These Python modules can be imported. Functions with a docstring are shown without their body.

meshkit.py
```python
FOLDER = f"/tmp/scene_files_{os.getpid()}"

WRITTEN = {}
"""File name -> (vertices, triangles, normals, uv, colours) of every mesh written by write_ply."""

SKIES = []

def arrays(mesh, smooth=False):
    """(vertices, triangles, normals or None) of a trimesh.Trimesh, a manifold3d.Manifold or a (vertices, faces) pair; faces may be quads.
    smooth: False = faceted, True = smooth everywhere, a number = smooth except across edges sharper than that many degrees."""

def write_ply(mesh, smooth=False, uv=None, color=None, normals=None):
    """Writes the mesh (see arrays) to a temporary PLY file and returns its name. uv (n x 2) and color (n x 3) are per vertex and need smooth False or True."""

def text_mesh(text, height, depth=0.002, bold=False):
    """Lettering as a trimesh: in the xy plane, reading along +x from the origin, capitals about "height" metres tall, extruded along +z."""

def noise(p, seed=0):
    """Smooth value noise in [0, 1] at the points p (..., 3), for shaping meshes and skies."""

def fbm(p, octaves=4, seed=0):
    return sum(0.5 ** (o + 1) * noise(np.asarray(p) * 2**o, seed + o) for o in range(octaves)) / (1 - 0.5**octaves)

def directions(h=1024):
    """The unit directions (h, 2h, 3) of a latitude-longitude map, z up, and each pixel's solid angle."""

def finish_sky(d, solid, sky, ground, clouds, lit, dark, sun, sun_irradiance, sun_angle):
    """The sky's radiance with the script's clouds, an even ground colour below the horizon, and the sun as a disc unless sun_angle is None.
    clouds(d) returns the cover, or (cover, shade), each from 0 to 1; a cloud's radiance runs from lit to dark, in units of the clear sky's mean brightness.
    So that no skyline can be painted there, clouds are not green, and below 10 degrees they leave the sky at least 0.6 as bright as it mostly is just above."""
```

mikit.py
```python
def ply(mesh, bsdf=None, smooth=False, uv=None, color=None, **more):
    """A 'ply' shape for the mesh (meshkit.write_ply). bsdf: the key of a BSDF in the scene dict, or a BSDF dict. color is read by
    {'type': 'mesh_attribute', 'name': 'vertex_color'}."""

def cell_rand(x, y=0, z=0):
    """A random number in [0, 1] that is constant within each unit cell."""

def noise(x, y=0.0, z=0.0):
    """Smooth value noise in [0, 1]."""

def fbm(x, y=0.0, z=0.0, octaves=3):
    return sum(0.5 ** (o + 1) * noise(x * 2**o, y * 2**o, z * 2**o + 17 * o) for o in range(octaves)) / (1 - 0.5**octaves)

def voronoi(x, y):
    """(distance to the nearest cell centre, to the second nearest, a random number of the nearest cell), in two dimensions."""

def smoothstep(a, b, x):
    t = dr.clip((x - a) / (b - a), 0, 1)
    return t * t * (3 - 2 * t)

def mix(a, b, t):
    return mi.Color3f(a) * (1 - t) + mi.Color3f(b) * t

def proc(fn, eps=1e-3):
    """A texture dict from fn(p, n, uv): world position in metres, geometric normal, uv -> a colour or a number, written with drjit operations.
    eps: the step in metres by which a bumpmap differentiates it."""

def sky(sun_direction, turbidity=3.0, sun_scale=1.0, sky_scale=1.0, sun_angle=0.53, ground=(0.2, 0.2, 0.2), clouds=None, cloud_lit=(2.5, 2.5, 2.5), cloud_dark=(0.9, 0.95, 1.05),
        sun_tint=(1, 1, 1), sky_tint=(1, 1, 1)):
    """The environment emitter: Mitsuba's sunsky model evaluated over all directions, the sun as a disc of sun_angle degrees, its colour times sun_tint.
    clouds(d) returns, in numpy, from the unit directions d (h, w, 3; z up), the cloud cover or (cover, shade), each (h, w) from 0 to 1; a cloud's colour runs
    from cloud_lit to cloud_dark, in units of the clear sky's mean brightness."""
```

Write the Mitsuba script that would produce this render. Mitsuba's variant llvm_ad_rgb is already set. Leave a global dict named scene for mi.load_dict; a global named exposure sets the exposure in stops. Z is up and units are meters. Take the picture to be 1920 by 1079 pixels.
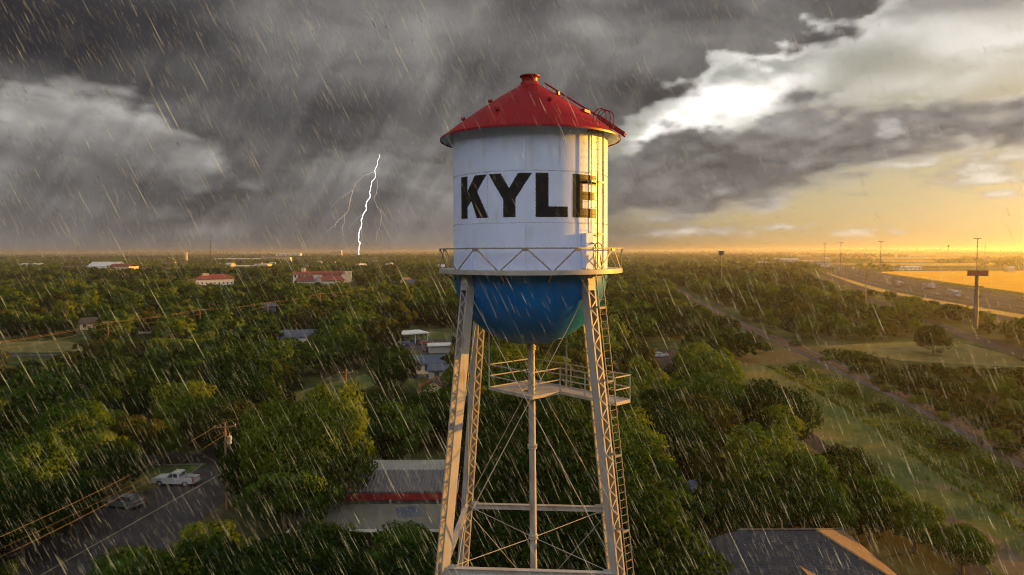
import math, random
import numpy as np, trimesh, manifold3d as m3, shapely, shapely.affinity
import drjit as dr
import mitsuba as mi
import mikit, meshkit
from mikit import proc, noise, fbm, voronoi, smoothstep, mix, cell_rand

# ---------------------------------------------------------------- camera, sky, exposure
T = mi.ScalarTransform4f
exposure = 2.2
PITCH, ROLL = math.radians(3.02), math.radians(0.2)
EYE = np.array([0.0, 0.0, 30.0])
_f = np.array([0, math.cos(PITCH), -math.sin(PITCH)])
_u = np.cross([1.0, 0, 0], _f)
_up = _u * math.cos(ROLL) + np.array([1.0, 0, 0]) * math.sin(ROLL)
scene, labels = {'type': 'scene'}, {}
scene['camera'] = {'type': 'perspective', 'fov': 73.74, 'near_clip': 0.3, 'far_clip': 60000.0,
                   'to_world': T().look_at(origin=EYE.tolist(), target=(EYE + _f).tolist(), up=_up.tolist())}
SUN_AZ, SUN_EL = math.radians(71.0), math.radians(7.0)          # azimuth: clockwise from the way the camera looks (+y)
SUN = np.array([math.sin(SUN_AZ) * math.cos(SUN_EL), math.cos(SUN_AZ) * math.cos(SUN_EL), math.sin(SUN_EL)])


def sstep(a, b, x):
    t = np.clip((x - a) / (b - a), 0, 1)
    return t * t * (3 - 2 * t)


UNIT = 0.17
lum = lambda v: 1 - (np.asarray(v) / UNIT - 0.128) / (8.4 - 0.128)          # brightness -> the shade that mikit.sky asks for


def clouds(d):
    """A storm deck on the left with paler billows under it, a dazzling break along its ragged right edge, a blue-grey bank, scraps over a clear golden horizon; broken bright cloud high behind."""
    az = np.degrees(np.arctan2(d[..., 0], d[..., 1]))
    el = np.degrees(np.arcsin(np.clip(d[..., 2], -1, 1)))
    q = np.stack([d[..., 0], d[..., 1], d[..., 2] * 1.4], -1)
    w = np.stack([meshkit.fbm(q * 7 + 31.7 * k, 3, 40 + k) - 0.5 for k in range(3)], -1)
    n0 = meshkit.fbm(q * 3.6 + 0.8 * w, 4, 7) - 0.5
    n1 = meshkit.fbm(q * 8.0 + 1.8 * w, 5, 3) - 0.5
    n2 = meshkit.fbm(q * np.array([17, 17, 24.0]) + 1.2 * w, 5, 11) - 0.5
    n3 = meshkit.fbm(q * np.array([44, 44, 60.0]) + 1.0 * w, 4, 29) - 0.5
    hz = meshkit.fbm(np.stack([az / 7.0, el / 0.9, 0 * az + 4], -1) + 2 * w, 4, 61) - 0.5      # layered streaks
    blob = lambda a, e, sa, se: np.exp(-((az + 6 * w[..., 0] - a) / sa) ** 2 - ((el + 5 * w[..., 1] - e) / se) ** 2)
    cut = lambda xs, ys: np.interp(az, xs, ys)
    # storm deck
    edge = cut([-10, 5, 10.5, 13.5, 16.5, 21, 27, 31, 40, 60], [0, 8.6, 10.0, 12.2, 13.6, 14.0, 15.8, 18.5, 24, 40])
    deck = np.maximum(sstep(-1.5, 2.0, el - edge + 6.5 * n2 + 2.5 * n3), sstep(17.0, 1.0, az + 14 * n2 + 0.9 * (el - 4)))
    deck = np.maximum(deck * (1 - sstep(62, 80, az)), sstep(84, 104, az + 30 * n1))
    rear = sstep(86, 108, np.abs(az) + 40 * n1) * sstep(16, 21, el + 9 * n1)
    B = 0.098 * np.exp(-1.6 * n1 - 2.2 * n0 - 0.5 * n2)
    B = B * (1 + 0.55 * blob(-14, 17.2, 9, 2.4) + 0.75 * blob(16, 16.0, 9, 2.6) + 0.3 * blob(2, 17.5, 10, 2.5) + 0.35 * blob(-20, 13.6, 6, 1.6))
    B = B * (1 - 0.66 * blob(-35, 15.8, 14, 3.0) - 0.38 * blob(-14, 11.4, 11, 1.9) - 0.40 * blob(9, 12.5, 6, 1.6) - 0.35 * blob(22, 15.0, 6, 0.9))
    B = np.maximum(B, 0.030) * (1 - 0.45 * sstep(70, 100, np.abs(az)))
    veil = meshkit.fbm(np.stack([(az - 0.55 * el) / 1.1, (el + 0.2 * az) / 7.0, 0 * az + 8], -1) + 0.6 * w, 4, 71) - 0.5      # slanting rain shafts
    # billows under the deck, lit on their crowns, fading into rain below
    e1 = cut([-60, -46, -37, -32.5, -30, -27.5, -25.5, -23, -21.5], [9, 10.5, 11.4, 11.5, 12.0, 11.2, 9.8, 8.2, 6.6]) + 3.6 * n2 + 2.0 * n3
    e2 = cut([-20, -18, -16.5, -14.5, -12, -9, -6, 0], [5, 6.0, 7.2, 8.5, 8.9, 8.2, 7.6, 7.0]) + 4.0 * n2 + 2.0 * n3
    for e, top, base, soft, wide in ((e1, 0.20, 0.130, 1.3, sstep(-20.5, -26.5, az + 14 * n2 + 8 * n1 - 0.25 * (el - 6))), (e2, 0.20, 0.128, 2.2, sstep(-21, -13, az + 14 * n2 + 8 * n1))):
        m = wide * sstep(-0.25, soft, e - el) * sstep(66, 50, np.abs(az))
        B = B * (1 - m) + m * (base + top * np.exp(-np.maximum(e - el, 0) / 2.0)) * np.exp(-1.2 * n1 - 0.8 * n2)
    B = B * np.exp(0.75 * veil * sstep(19, 12, el) * sstep(70, 50, np.abs(az)))
    low = sstep(4.0, 0.0, el) * sstep(95, 70, np.abs(az))
    B = B * (1 - 0.5 * low) + 0.5 * low * 0.19
    sh_deck = lum(B * (1 + 6.0 * np.clip(deck * (1 - deck) * 4 - 0.2, 0, 1) * sstep(8, 11, az) * sstep(7.5, 9.5, el)))
    # the break: glare under the deck's edge, creamy high cloud further right
    glare = np.clip(1.35 * np.exp(-((el - edge + 2.0 - 4 * n2) / 1.7) ** 2) * sstep(8.5, 11, az) * sstep(27, 18, az + 10 * n1) + 1.0 * blob(35.0, 13.6, 4.5, 1.9) + 0.75 * blob(28, 15.0, 4.5, 1.1) + 0.5 * blob(30, 11.3, 7, 0.7), 0, 1)
    glare = glare * np.clip(0.85 + 1.4 * n2 + 0.7 * n3, 0, 1)
    grey = np.clip(1.3 * blob(33.0, 16.6, 4.5, 1.0) + 0.5 * blob(38, 9.0, 5, 0.8), 0, 1) * np.clip(0.9 + 2 * n2, 0, 1)
    # the blue-grey bank
    top = cut([4, 10.5, 13, 15, 18, 20, 22.5, 24, 26, 30, 37, 60], [7.5, 9.0, 10.2, 10.4, 9.9, 11.0, 12.3, 11.3, 10.7, 10.5, 10.2, 9]) + 3.2 * n2 + 1.8 * n3
    bot = cut([4, 10, 16, 20, 24, 30, 38, 60], [2.2, 2.4, 2.6, 3.4, 5.0, 5.9, 6.4, 7]) + 2.4 * n2 + 2.4 * hz
    bank = sstep(-0.35, 0.95, top - el) * sstep(-0.4, 1.5, el - bot) * sstep(70, 55, az) * sstep(3, 8, az)
    rim = np.exp(-np.maximum(top - el, 0) / 0.32)
    Bb = 0.185 * np.exp(-1.5 * n2 - 1.2 * n3 - 1.0 * n1) * (1 - 0.35 * blob(22, 7.0, 8, 1.5)) + 0.75 * rim * sstep(-0.25, 0.15, n3 + n1) + 0.22 * sstep(1.2, 0.1, el - bot)
    Bb = Bb + 0.50 * 0.7 * sstep(0.06, 0.30, n2 + 0.3 * n3) * sstep(16, 26, az) * sstep(3.5, 0.8, np.abs(el - 8.6))
    # lit scraps in layers over the horizon
    scrap = sstep(-0.08, 0.14, hz + 0.5 * n3 + 0.17 * blob(25, 4.4, 6, 0.9) + 0.14 * blob(34, 5.0, 5, 1.3) + 0.13 * blob(13, 2.6, 6, 0.7) - 0.03) * sstep(0.7, 1.6, el) * sstep(8, 6, el) * sstep(80, 60, az)
    right = (1 - deck) * sstep(2, 6, az) * sstep(100, 80, az)
    c = [deck * (1 - rear), right * bank, right * (1 - bank) * grey, right * (1 - bank) * (1 - grey) * glare * (0.92 - 0.30 * sstep(20, 26, az)), right * (1 - bank) * (1 - glare) * (1 - grey) * 0.58 * scrap]
    s = [sh_deck, lum(Bb), lum(0.30 + 0 * az), lum(1.0 + 0.5 * sstep(24, 18, az)), lum(0.30 + 0.55 * sstep(-0.05, 0.25, hz + 0.5 * n3))]
    back = sstep(86, 106, np.abs(az) + 40 * n1) * (1 - c[0]) * np.clip(0.78 + 1.0 * n0 + 0.8 * n1, 0.25, 1)
    c.append(back)
    s.append(lum(1.35 * np.exp(-1.5 * n1)))
    cover = sum(c)
    return np.clip(cover, 0, 1), np.clip(sum(a * np.clip(b, 0, 1) for a, b in zip(c, s)) / np.maximum(cover, 1e-6), 0, 1)


SKY = dict(turbidity=3.5, sun_scale=3.7, sky_scale=1.0, ground=(0.05, 0.05, 0.035), clouds=clouds, cloud_lit=(8.7, 8.4, 7.9), cloud_dark=(0.114, 0.112, 0.146),
           sun_tint=(1.0, 0.82, 0.28), sky_tint=(1.0, 0.95, 0.9))
scene['sky_light'] = {**mikit.sky(SUN, **SKY), 'sampling_weight': 20.0}

# ---------------------------------------------------------------- helpers
rng = random.Random(7)
nrng = np.random.RandomState(7)
PI = math.pi


def numbered(key):
    if key not in TAKEN:
        TAKEN.add(key)
        return key
    n = NEXT.get(key, 1)
    while f'{key}_{n:03d}' in TAKEN:
        n += 1
    NEXT[key] = n + 1
    TAKEN.add(f'{key}_{n:03d}')
    return f'{key}_{n:03d}'


TAKEN, NEXT, POS = set(), {}, {}


def tag(key, label=None, category=None, group=None, kind=None):
    labels[key] = {k: v for k, v in (('label', label), ('category', category), ('group', group), ('kind', kind)) if v}
    return key


def thing(name, label, category, group=None):
    return tag(numbered(name), label, category, group)


def part(parent, name, mesh, bsdf, smooth=False, label=None, kind=None, **more):
    key = numbered(f'{parent}__{name}')
    scene[key] = mikit.ply(mesh, bsdf, smooth, **more)
    if label or kind:
        tag(key, label, kind=kind)
    return key


def single(name, mesh, bsdf, label, category, group=None, smooth=False):
    key = thing(name, label, category, group)
    scene[key] = mikit.ply(mesh, bsdf, smooth)
    return key


def struct(name, mesh, bsdf, smooth=False, label=None, kind='structure'):
    scene[name] = mikit.ply(mesh, bsdf, smooth)
    tag(name, label, kind=kind)
    return name


class MB:
    """Collects pieces into one mesh."""

    def __init__(self):
        self.v, self.f, self.n = [], [], 0

    def add(self, v, f):
        v, f = np.asarray(v, float), np.asarray(f, int)
        if f.shape[1] == 4:
            f = np.vstack([f[:, [0, 1, 2]], f[:, [0, 2, 3]]])
        self.v.append(v)
        self.f.append(f + self.n)
        self.n += len(v)
        return self

    def mesh(self, m):
        return self.add(m.vertices, m.faces)

    def box(self, c, s, rz=0.0):
        v = np.array([[x, y, z] for x in (-.5, .5) for y in (-.5, .5) for z in (-.5, .5)]) * np.asarray(s)
        if rz:
            k, h = math.cos(rz), math.sin(rz)
            v = v @ np.array([[k, h, 0], [-h, k, 0], [0, 0, 1]])
        return self.add(v + np.asarray(c), BOXF)

    def bar(self, a, b, w, h, side=None):
        """A rectangular bar from a to b: w along the horizontal side, h across it."""
        a, b = np.asarray(a, float), np.asarray(b, float)
        t = (b - a) / np.linalg.norm(b - a)
        s = np.cross(t, [0, 0, 1.0] if abs(t[2]) < 0.95 else [0, 1.0, 0]) if side is None else np.asarray(side, float) - t * np.dot(side, t)
        s = s / np.linalg.norm(s)
        u = np.cross(s, t)
        v = [e + s * x * w / 2 + u * y * h / 2 for e in (a, b) for x in (-1, 1) for y in (-1, 1)]
        return self.add(v, BOXF)

    def tube(self, pts, r, n=6, cap=True):
        pts = np.asarray(pts, float)
        r = np.broadcast_to(r, (len(pts),))
        t = np.gradient(pts, axis=0)
        t /= np.linalg.norm(t, axis=1, keepdims=True)
        a = np.cross(t[0], [0, 0, 1.0] if abs(t[0][2]) < 0.9 else [1.0, 0, 0])
        rows = []
        for p, tt, rr in zip(pts, t, r):
            a = a - tt * np.dot(a, tt)
            a /= np.linalg.norm(a)
            b = np.cross(tt, a)
            g = np.arange(n) * 2 * PI / n
            rows.append(p + rr * (np.cos(g)[:, None] * a + np.sin(g)[:, None] * b))
        i, j = np.meshgrid(np.arange(len(pts) - 1), np.arange(n), indexing='ij')
        q = np.stack([i * n + j, i * n + (j + 1) % n, (i + 1) * n + (j + 1) % n, (i + 1) * n + j], -1).reshape(-1, 4)
        f = np.vstack([q[:, [0, 1, 2]], q[:, [0, 2, 3]]])
        if cap:
            e = [[0, k + 1, k] for k in range(1, n - 1)]
            m = (len(pts) - 1) * n
            f = np.vstack([f, e, [[m, m + k, m + k + 1] for k in range(1, n - 1)]])
        return self.add(np.vstack(rows), f)

    def lathe(self, prof, c=(0, 0, 0), n=24, a0=0.0, a1=2 * PI):
        """An open profile (r, z) turned about the z axis through c."""
        prof = np.asarray(prof, float)
        full = abs(a1 - a0 - 2 * PI) < 1e-6
        g = np.linspace(a0, a1, n + 1)[: n if full else n + 1]
        v = np.stack([np.outer(np.sin(g), prof[:, 0]), -np.outer(np.cos(g), prof[:, 0]), np.outer(np.ones_like(g), prof[:, 1])], -1)
        k, m = len(prof), len(g)
        i, j = np.meshgrid(np.arange(n), np.arange(k - 1), indexing='ij')
        i2 = (i + 1) % m
        q = np.stack([i * k + j, i2 * k + j, i2 * k + j + 1, i * k + j + 1], -1).reshape(-1, 4)
        return self.add(v.reshape(-1, 3) + np.asarray(c, float), q)

    def extrude(self, poly, h, M=None):
        m = trimesh.creation.extrude_polygon(poly, h, engine='earcut')
        if M is not None:
            m.apply_transform(M)
        return self.mesh(m)

    def get(self):
        return (np.vstack(self.v), np.vstack(self.f))


BOXF = np.array([[0, 1, 3], [0, 3, 2], [4, 6, 7], [4, 7, 5], [0, 4, 5], [0, 5, 1], [2, 3, 7], [2, 7, 6], [0, 2, 6], [0, 6, 4], [1, 5, 7], [1, 7, 3]])


def rev_plate(prof, thick, c, a0, a1, na):
    """A curved plate: the profile (r, z) swept from angle a0 to a1 (from -y towards +x) about the upright axis through c, thick on the inside."""
    prof = np.asarray(prof, float)
    t = np.gradient(prof, axis=0)
    t /= np.linalg.norm(t, axis=1, keepdims=True)
    nrm = np.stack([t[:, 1], -t[:, 0]], 1)
    if nrm[:, 0].sum() < 0 or (abs(nrm[:, 0].sum()) < 1e-6 and nrm[:, 1].sum() < 0):
        nrm = -nrm
    inner = prof - nrm * thick
    loop = np.vstack([prof, inner[::-1]])
    g = np.linspace(a0, a1, na + 1)
    v = np.stack([np.outer(np.sin(g), loop[:, 0]), -np.outer(np.cos(g), loop[:, 0]), np.outer(np.ones_like(g), loop[:, 1])], -1)
    k, n = len(loop), len(prof)
    i, j = np.meshgrid(np.arange(na), np.arange(k), indexing='ij')
    q = np.stack([i * k + j, (i + 1) * k + j, (i + 1) * k + (j + 1) % k, i * k + (j + 1) % k], -1).reshape(-1, 4)
    ends = []
    for row, flip in ((0, False), (na, True)):
        for j in range(n - 1):
            e = [row * k + j, row * k + j + 1, row * k + k - 2 - j, row * k + k - 1 - j]
            ends.append(e[::-1] if flip else e)
    f = np.vstack([q, ends])
    return v.reshape(-1, 3) + np.asarray(c, float), np.vstack([f[:, [0, 1, 2]], f[:, [0, 2, 3]]])


def two(b):
    return {'type': 'twosided', 'bsdf': b}


def rgb(r, g=None, b=None):
    return {'type': 'rgb', 'value': [r, r if g is None else g, r if b is None else b]}


def mat(name, color, rough=0.6, metal=0.0, spec=0.4, **more):
    scene[name] = two({'type': 'principled', 'base_color': rgb(*color) if isinstance(color, tuple) else proc(color), 'roughness': rough, 'metallic': metal, 'specular': spec, **more})
    return name


def tint(base, amount, scale, dirt=None, streak=0.0):
    """A colour function: the base with grain, soft patches and, for upright faces, streaks of run-off."""
    def fn(p, n, uv):
        g = fbm(p.x * scale, p.y * scale, p.z * scale, 3)
        c = mi.Color3f(base) * (1 - amount + 2 * amount * g)
        if dirt is not None:
            s = fbm(p.x * 5 + p.y * 5, p.x * 2 - p.y * 3, p.z * 0.35, 3)
            m = smoothstep(0.55, 0.8, 0.6 * s + 0.4 * fbm(p.x * 1.3, p.y * 1.3, p.z * 1.3, 2)) * streak
            c = mix(c, dirt, m)
        return c
    return fn

# ---------------------------------------------------------------- the water tower
mat('white_paint', tint((0.50, 0.60, 0.88), 0.07, 0.9, (0.40, 0.42, 0.48), 0.45), 0.42)
mat('letter_paint', tint((0.010, 0.010, 0.012), 0.35, 3.0, (0.022, 0.022, 0.024), 0.8), 0.5, spec=0.2)
mat('blue_paint', tint((0.006, 0.122, 0.410), 0.22, 0.9, (0.03, 0.11, 0.22), 0.8), 0.40)
mat('red_paint', tint((0.195, 0.005, 0.010), 0.16, 1.5, (0.11, 0.006, 0.009), 0.5), 0.42, spec=0.25)
mat('steel_paint', tint((0.30, 0.295, 0.30), 0.18, 2.0, (0.17, 0.115, 0.08), 0.7), 0.5)
mat('rail_paint', tint((0.20, 0.175, 0.165), 0.2, 2.0, (0.13, 0.085, 0.06), 0.6), 0.5)
mat('seam_dark', (0.22, 0.22, 0.24), 0.6)
mat('concrete', tint((0.36, 0.34, 0.31), 0.15, 1.0), 0.85)
TX, TY, TR = 0.868, 32.2, 3.60
TROT = math.radians(-4.3)
LEAN = 0.0095                                # the frame stands a touch out of plumb: metres sideways per metre down
lean = lambda z: np.array([(28.8 - z) * LEAN, 0, 0])
TC = np.array([TX, TY, 0.0])
CAM0 = math.radians(-1.54)                    # angle from the axis towards the camera
pol = lambda r, a, z: np.array([TX + r * math.sin(a), TY - r * math.cos(a), z])
tower = thing('water_tower', 'white and blue steel water tower with red conical roof on four lattice legs', 'water tower')

# shell: three courses of riveted plates on an inner cylinder, with the town's name
ZB, Z1, Z2, ZT = 29.00, 31.25, 33.42, 35.56
shell = part(tower, 'tank_shell', MB().lathe([(TR - 0.012, ZB - 0.02), (TR - 0.012, ZT)], TC, 96).get(), 'white_paint', True)
rivets = MB()


def rivet(p, n, r=0.016):
    n = n / np.linalg.norm(n)
    a = np.cross(n, [0.1, 0.3, 1.0]); a /= np.linalg.norm(a); b = np.cross(n, a)
    v = [p + n * r * 0.8] + [p + r * (math.cos(t) * a + math.sin(t) * b) - n * 0.002 for t in (0, PI / 2, PI, 1.5 * PI)]
    rivets.add(v, [[0, 1, 2], [0, 2, 3], [0, 3, 4], [0, 4, 1]])


for z0, z1, off, th in ((ZB, Z1, -3.4, 0.010), (Z1 - 0.05, Z2, 41.1, 0.004), (Z2 - 0.05, ZT, -3.4, 0.010)):
    step = 2 * PI / 5 if off > 0 else 2 * PI / 4
    count = 5 if off > 0 else 4
    a = math.radians(off) + CAM0
    for k in range(count):
        a0, a1 = a + k * step, a + (k + 1) * step + 0.016
        r = TR + th - 0.012
        part(shell, 'plate', rev_plate([(r, z0), (r, z1)], 0.006, TC, a0 + 0.001 * k, a1, 26), 'white_paint', 20)
        for zz in np.arange(z0 + 0.08, z1 - 0.05, 0.085):
            for da in (0.006, 0.016):
                rivet(pol(TR + 0.001, a0 + da, zz), pol(1, a0, 0) - pol(0, 0, 0))
for zz in (Z1 - 0.03, Z2 - 0.03):
    for k in range(300):
        a = k * 2 * PI / 300
        rivet(pol(TR + 0.0, a, zz), pol(1, a, 0) - pol(0, 0, 0))
part(shell, 'rivets', rivets.get(), 'seam_dark', False, kind='stuff')
seams = MB()
for zz in (Z1 - 0.052, Z2 - 0.052):
    seams.lathe([(TR - 0.004, zz - 0.012), (TR + 0.0005, zz - 0.010), (TR + 0.0005, zz), (TR - 0.004, zz + 0.002)], TC, 96)
part(shell, 'lap_seam', seams.get(), 'seam_dark', 30)

LH, LZ = 1.83, 31.44
glyphs = {
    'K': [(-3.68, 0), (-3.15, 0), (-3.15, .27), (-2.86, .41), (-2.52, 0), (-1.86, 0), (-2.50, .62), (-1.96, 1), (-2.63, 1), (-3.15, .63), (-3.15, 1), (-3.68, 1)],
    'Y': [(-1.86, 1), (-1.28, 1), (-.90, .66), (-.52, 1), (.08, 1), (-.63, .42), (-.63, 0), (-1.17, 0), (-1.17, .41)],
    'L': [(.23, 0), (1.66, 0), (1.66, .24), (.78, .24), (.78, 1), (.23, 1)],
    'E': [(1.92, 0), (3.36, 0), (3.36, .215), (2.45, .215), (2.45, .415), (3.26, .415), (3.26, .605), (2.45, .605), (2.45, .78), (3.36, .78), (3.36, 1), (1.92, 1)],
}
for ch, pts in glyphs.items():
    g = shapely.Polygon([(x, z * LH) for x, z in pts])
    x0, _, x1, _ = g.bounds
    cells = [g.intersection(shapely.box(x, -1, x + 0.12, 3)) for x in np.arange(x0, x1, 0.12)]
    m = MB()
    for c in cells:
        for q in getattr(c, 'geoms', [c]):
            if q.geom_type == 'Polygon' and q.area > 1e-5:
                e = trimesh.creation.extrude_polygon(q, 0.004, engine='earcut')
                v = np.array(e.vertices)
                a = v[:, 0] / 3.65 + CAM0
                r = TR + 0.0005 + v[:, 2]
                m.add(np.stack([TX + r * np.sin(a), TY - r * np.cos(a), LZ + v[:, 1]], 1), np.array(e.faces))
    part(shell, 'letter', m.get(), 'letter_paint', 25, f'black painted capital letter {ch}')

# bowl
bowl = [(TR * math.sin(t), ZB - 3.37 * math.cos(t)) for t in np.linspace(PI / 2, 0.12, 22)]
key = part(tower, 'tank_bottom', MB().lathe([(r - 0.014 if r > .1 else r, z + 0.014) for r, z in bowl[:-1]] + [(0.05, ZB - 3.36)], TC, 72).get(), 'blue_paint', True)
for k in range(10):
    a0 = k * 2 * PI / 10 + 0.25
    h = 0.0005 if k % 2 else 0.007
    part(key, 'plate', rev_plate([(r + h * math.sin(t), z - h * math.cos(t)) for (r, z), t in zip(bowl[:17], np.linspace(PI / 2, 0.12, 22))], 0.008, TC, a0 - 0.006 * (k % 2 == 0), a0 + 2 * PI / 10 + 0.006 * (k % 2 == 0), 12), 'blue_paint', 30)
part(key, 'bottom_cap', rev_plate([(r + 0.011 * math.sin(t), z - 0.011 * math.cos(t)) for (r, z), t in zip(bowl[16:], np.linspace(PI / 2, 0.12, 22)[16:])], 0.012, TC, 0, 2 * PI, 40), 'blue_paint', 30)

# roof
RE = 4.16
roofp = [(RE, 35.27), (3.9, 35.48), (3.4, 35.86), (2.5, 36.50), (1.6, 37.10), (0.95, 37.50), (0.55, 37.73), (0.36, 37.88)]
roofp = [(r, z - 0.10) for r, z in roofp]
roof = part(tower, 'roof', MB().lathe([(r, z - 0.014) for r, z in roofp], TC, 96).get(), 'red_paint', True)
for k in range(12):
    a0 = k * PI / 6 + 0.1
    h = 0.002 if k % 2 else 0.009
    part(roof, 'panel', rev_plate([(r, z + h) for r, z in roofp], 0.010, TC, a0 - 0.006 * (k % 2 == 0), a0 + PI / 6 + 0.006 * (k % 2 == 0), 9), 'red_paint', 20)
part(roof, 'eave_rim', MB().lathe([(RE + .005, 35.10), (RE + .025, 35.10), (RE + .025, 35.185), (RE - .01, 35.185)], TC, 96).get(), 'red_paint', 30)
part(roof, 'soffit', MB().lathe([(RE, 35.155), (3.9, 35.355), (3.58, 35.58)], TC, 96).get(), 'white_paint', True)
vent = part(roof, 'vent', MB().lathe([(0.54, 37.60), (0.45, 37.74), (0.43, 37.83), (0.37, 37.86), (0.365, 37.98), (0.40, 38.05), (0.475, 38.09), (0.475, 38.13), (0.42, 38.15), (0.0, 38.17)], TC, 32).get(), 'red_paint', 35)
for a, f in ((-1.35, .62), (-1.32, .28), (0.35, .5), (-0.5, .3), (0.95, .72), (-2.3, .5), (2.4, .5)):
    r = RE + (0.4 - RE) * f
    z = np.interp(-r, [-p[0] for p in roofp], [p[1] for p in roofp])
    p = pol(r, a, z)
    m = MB().bar(p + [0, 0, -0.02], p + (pol(0.04, a, 0.13) - pol(0, a, 0)), 0.16, 0.07).tube([p + [0, 0, .06], p + (pol(0.14, a, 0.05) - pol(0, a, 0))], 0.08, 8)
    part(roof, 'lifting_lug', m.get(), 'red_paint')
# roof ladder: two raised rails down the right slope to a wheeled end past the eave
LA = math.radians(74)
for s in (-1, 1):
    sl = lambda f, h: pol(RE + (0.75 - RE) * f, LA + s * 0.20 / max(0.9, RE - 3.52 * f), 35.27 + (37.53 - 35.27) * f + h)
    part(roof, 'ladder_rail', MB().tube([sl(-0.05, 0.18), sl(0.3, 0.20), sl(0.6, 0.20), sl(1.0, 0.22)], 0.028, 6).get(), 'red_paint', 40)
for f in np.arange(-0.03, 1.0, 0.085):
    e = [pol(RE + (0.75 - RE) * f, LA + s * 0.20 / max(0.9, RE - 3.52 * f), 35.27 + 2.26 * f + 0.185) for s in (-1, 1)]
    part(roof, 'ladder_rung', MB().tube(e, 0.016, 5).get(), 'red_paint')
for f in (0.12, 0.45, 0.8):
    m = MB()
    for s in (-1, 1):
        b = pol(RE - 3.52 * f, LA + s * 0.20 / max(0.9, RE - 3.52 * f), 35.27 + 2.26 * f)
        m.bar(b + [0, 0, -0.14], b + [0, 0, 0.20], 0.06, 0.03)
    part(roof, 'ladder_bracket', m.get(), 'red_paint')
m = MB()
for s in (-1, 1):
    a = LA + s * 0.06
    m.bar(pol(3.2, a, 36.08), pol(4.40, a, 35.22), 0.05, 0.17)
m.bar(pol(4.38, LA - 0.06, 35.24), pol(4.38, LA + 0.06, 35.24), 0.05, 0.15)
part(roof, 'ladder_arm', m.get(), 'red_paint')
part(roof, 'hatch', MB().box(pol(2.75, math.radians(58), 36.20), (0.56, 0.42, 0.12), math.radians(58)).get(), 'red_paint', 25)

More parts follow.
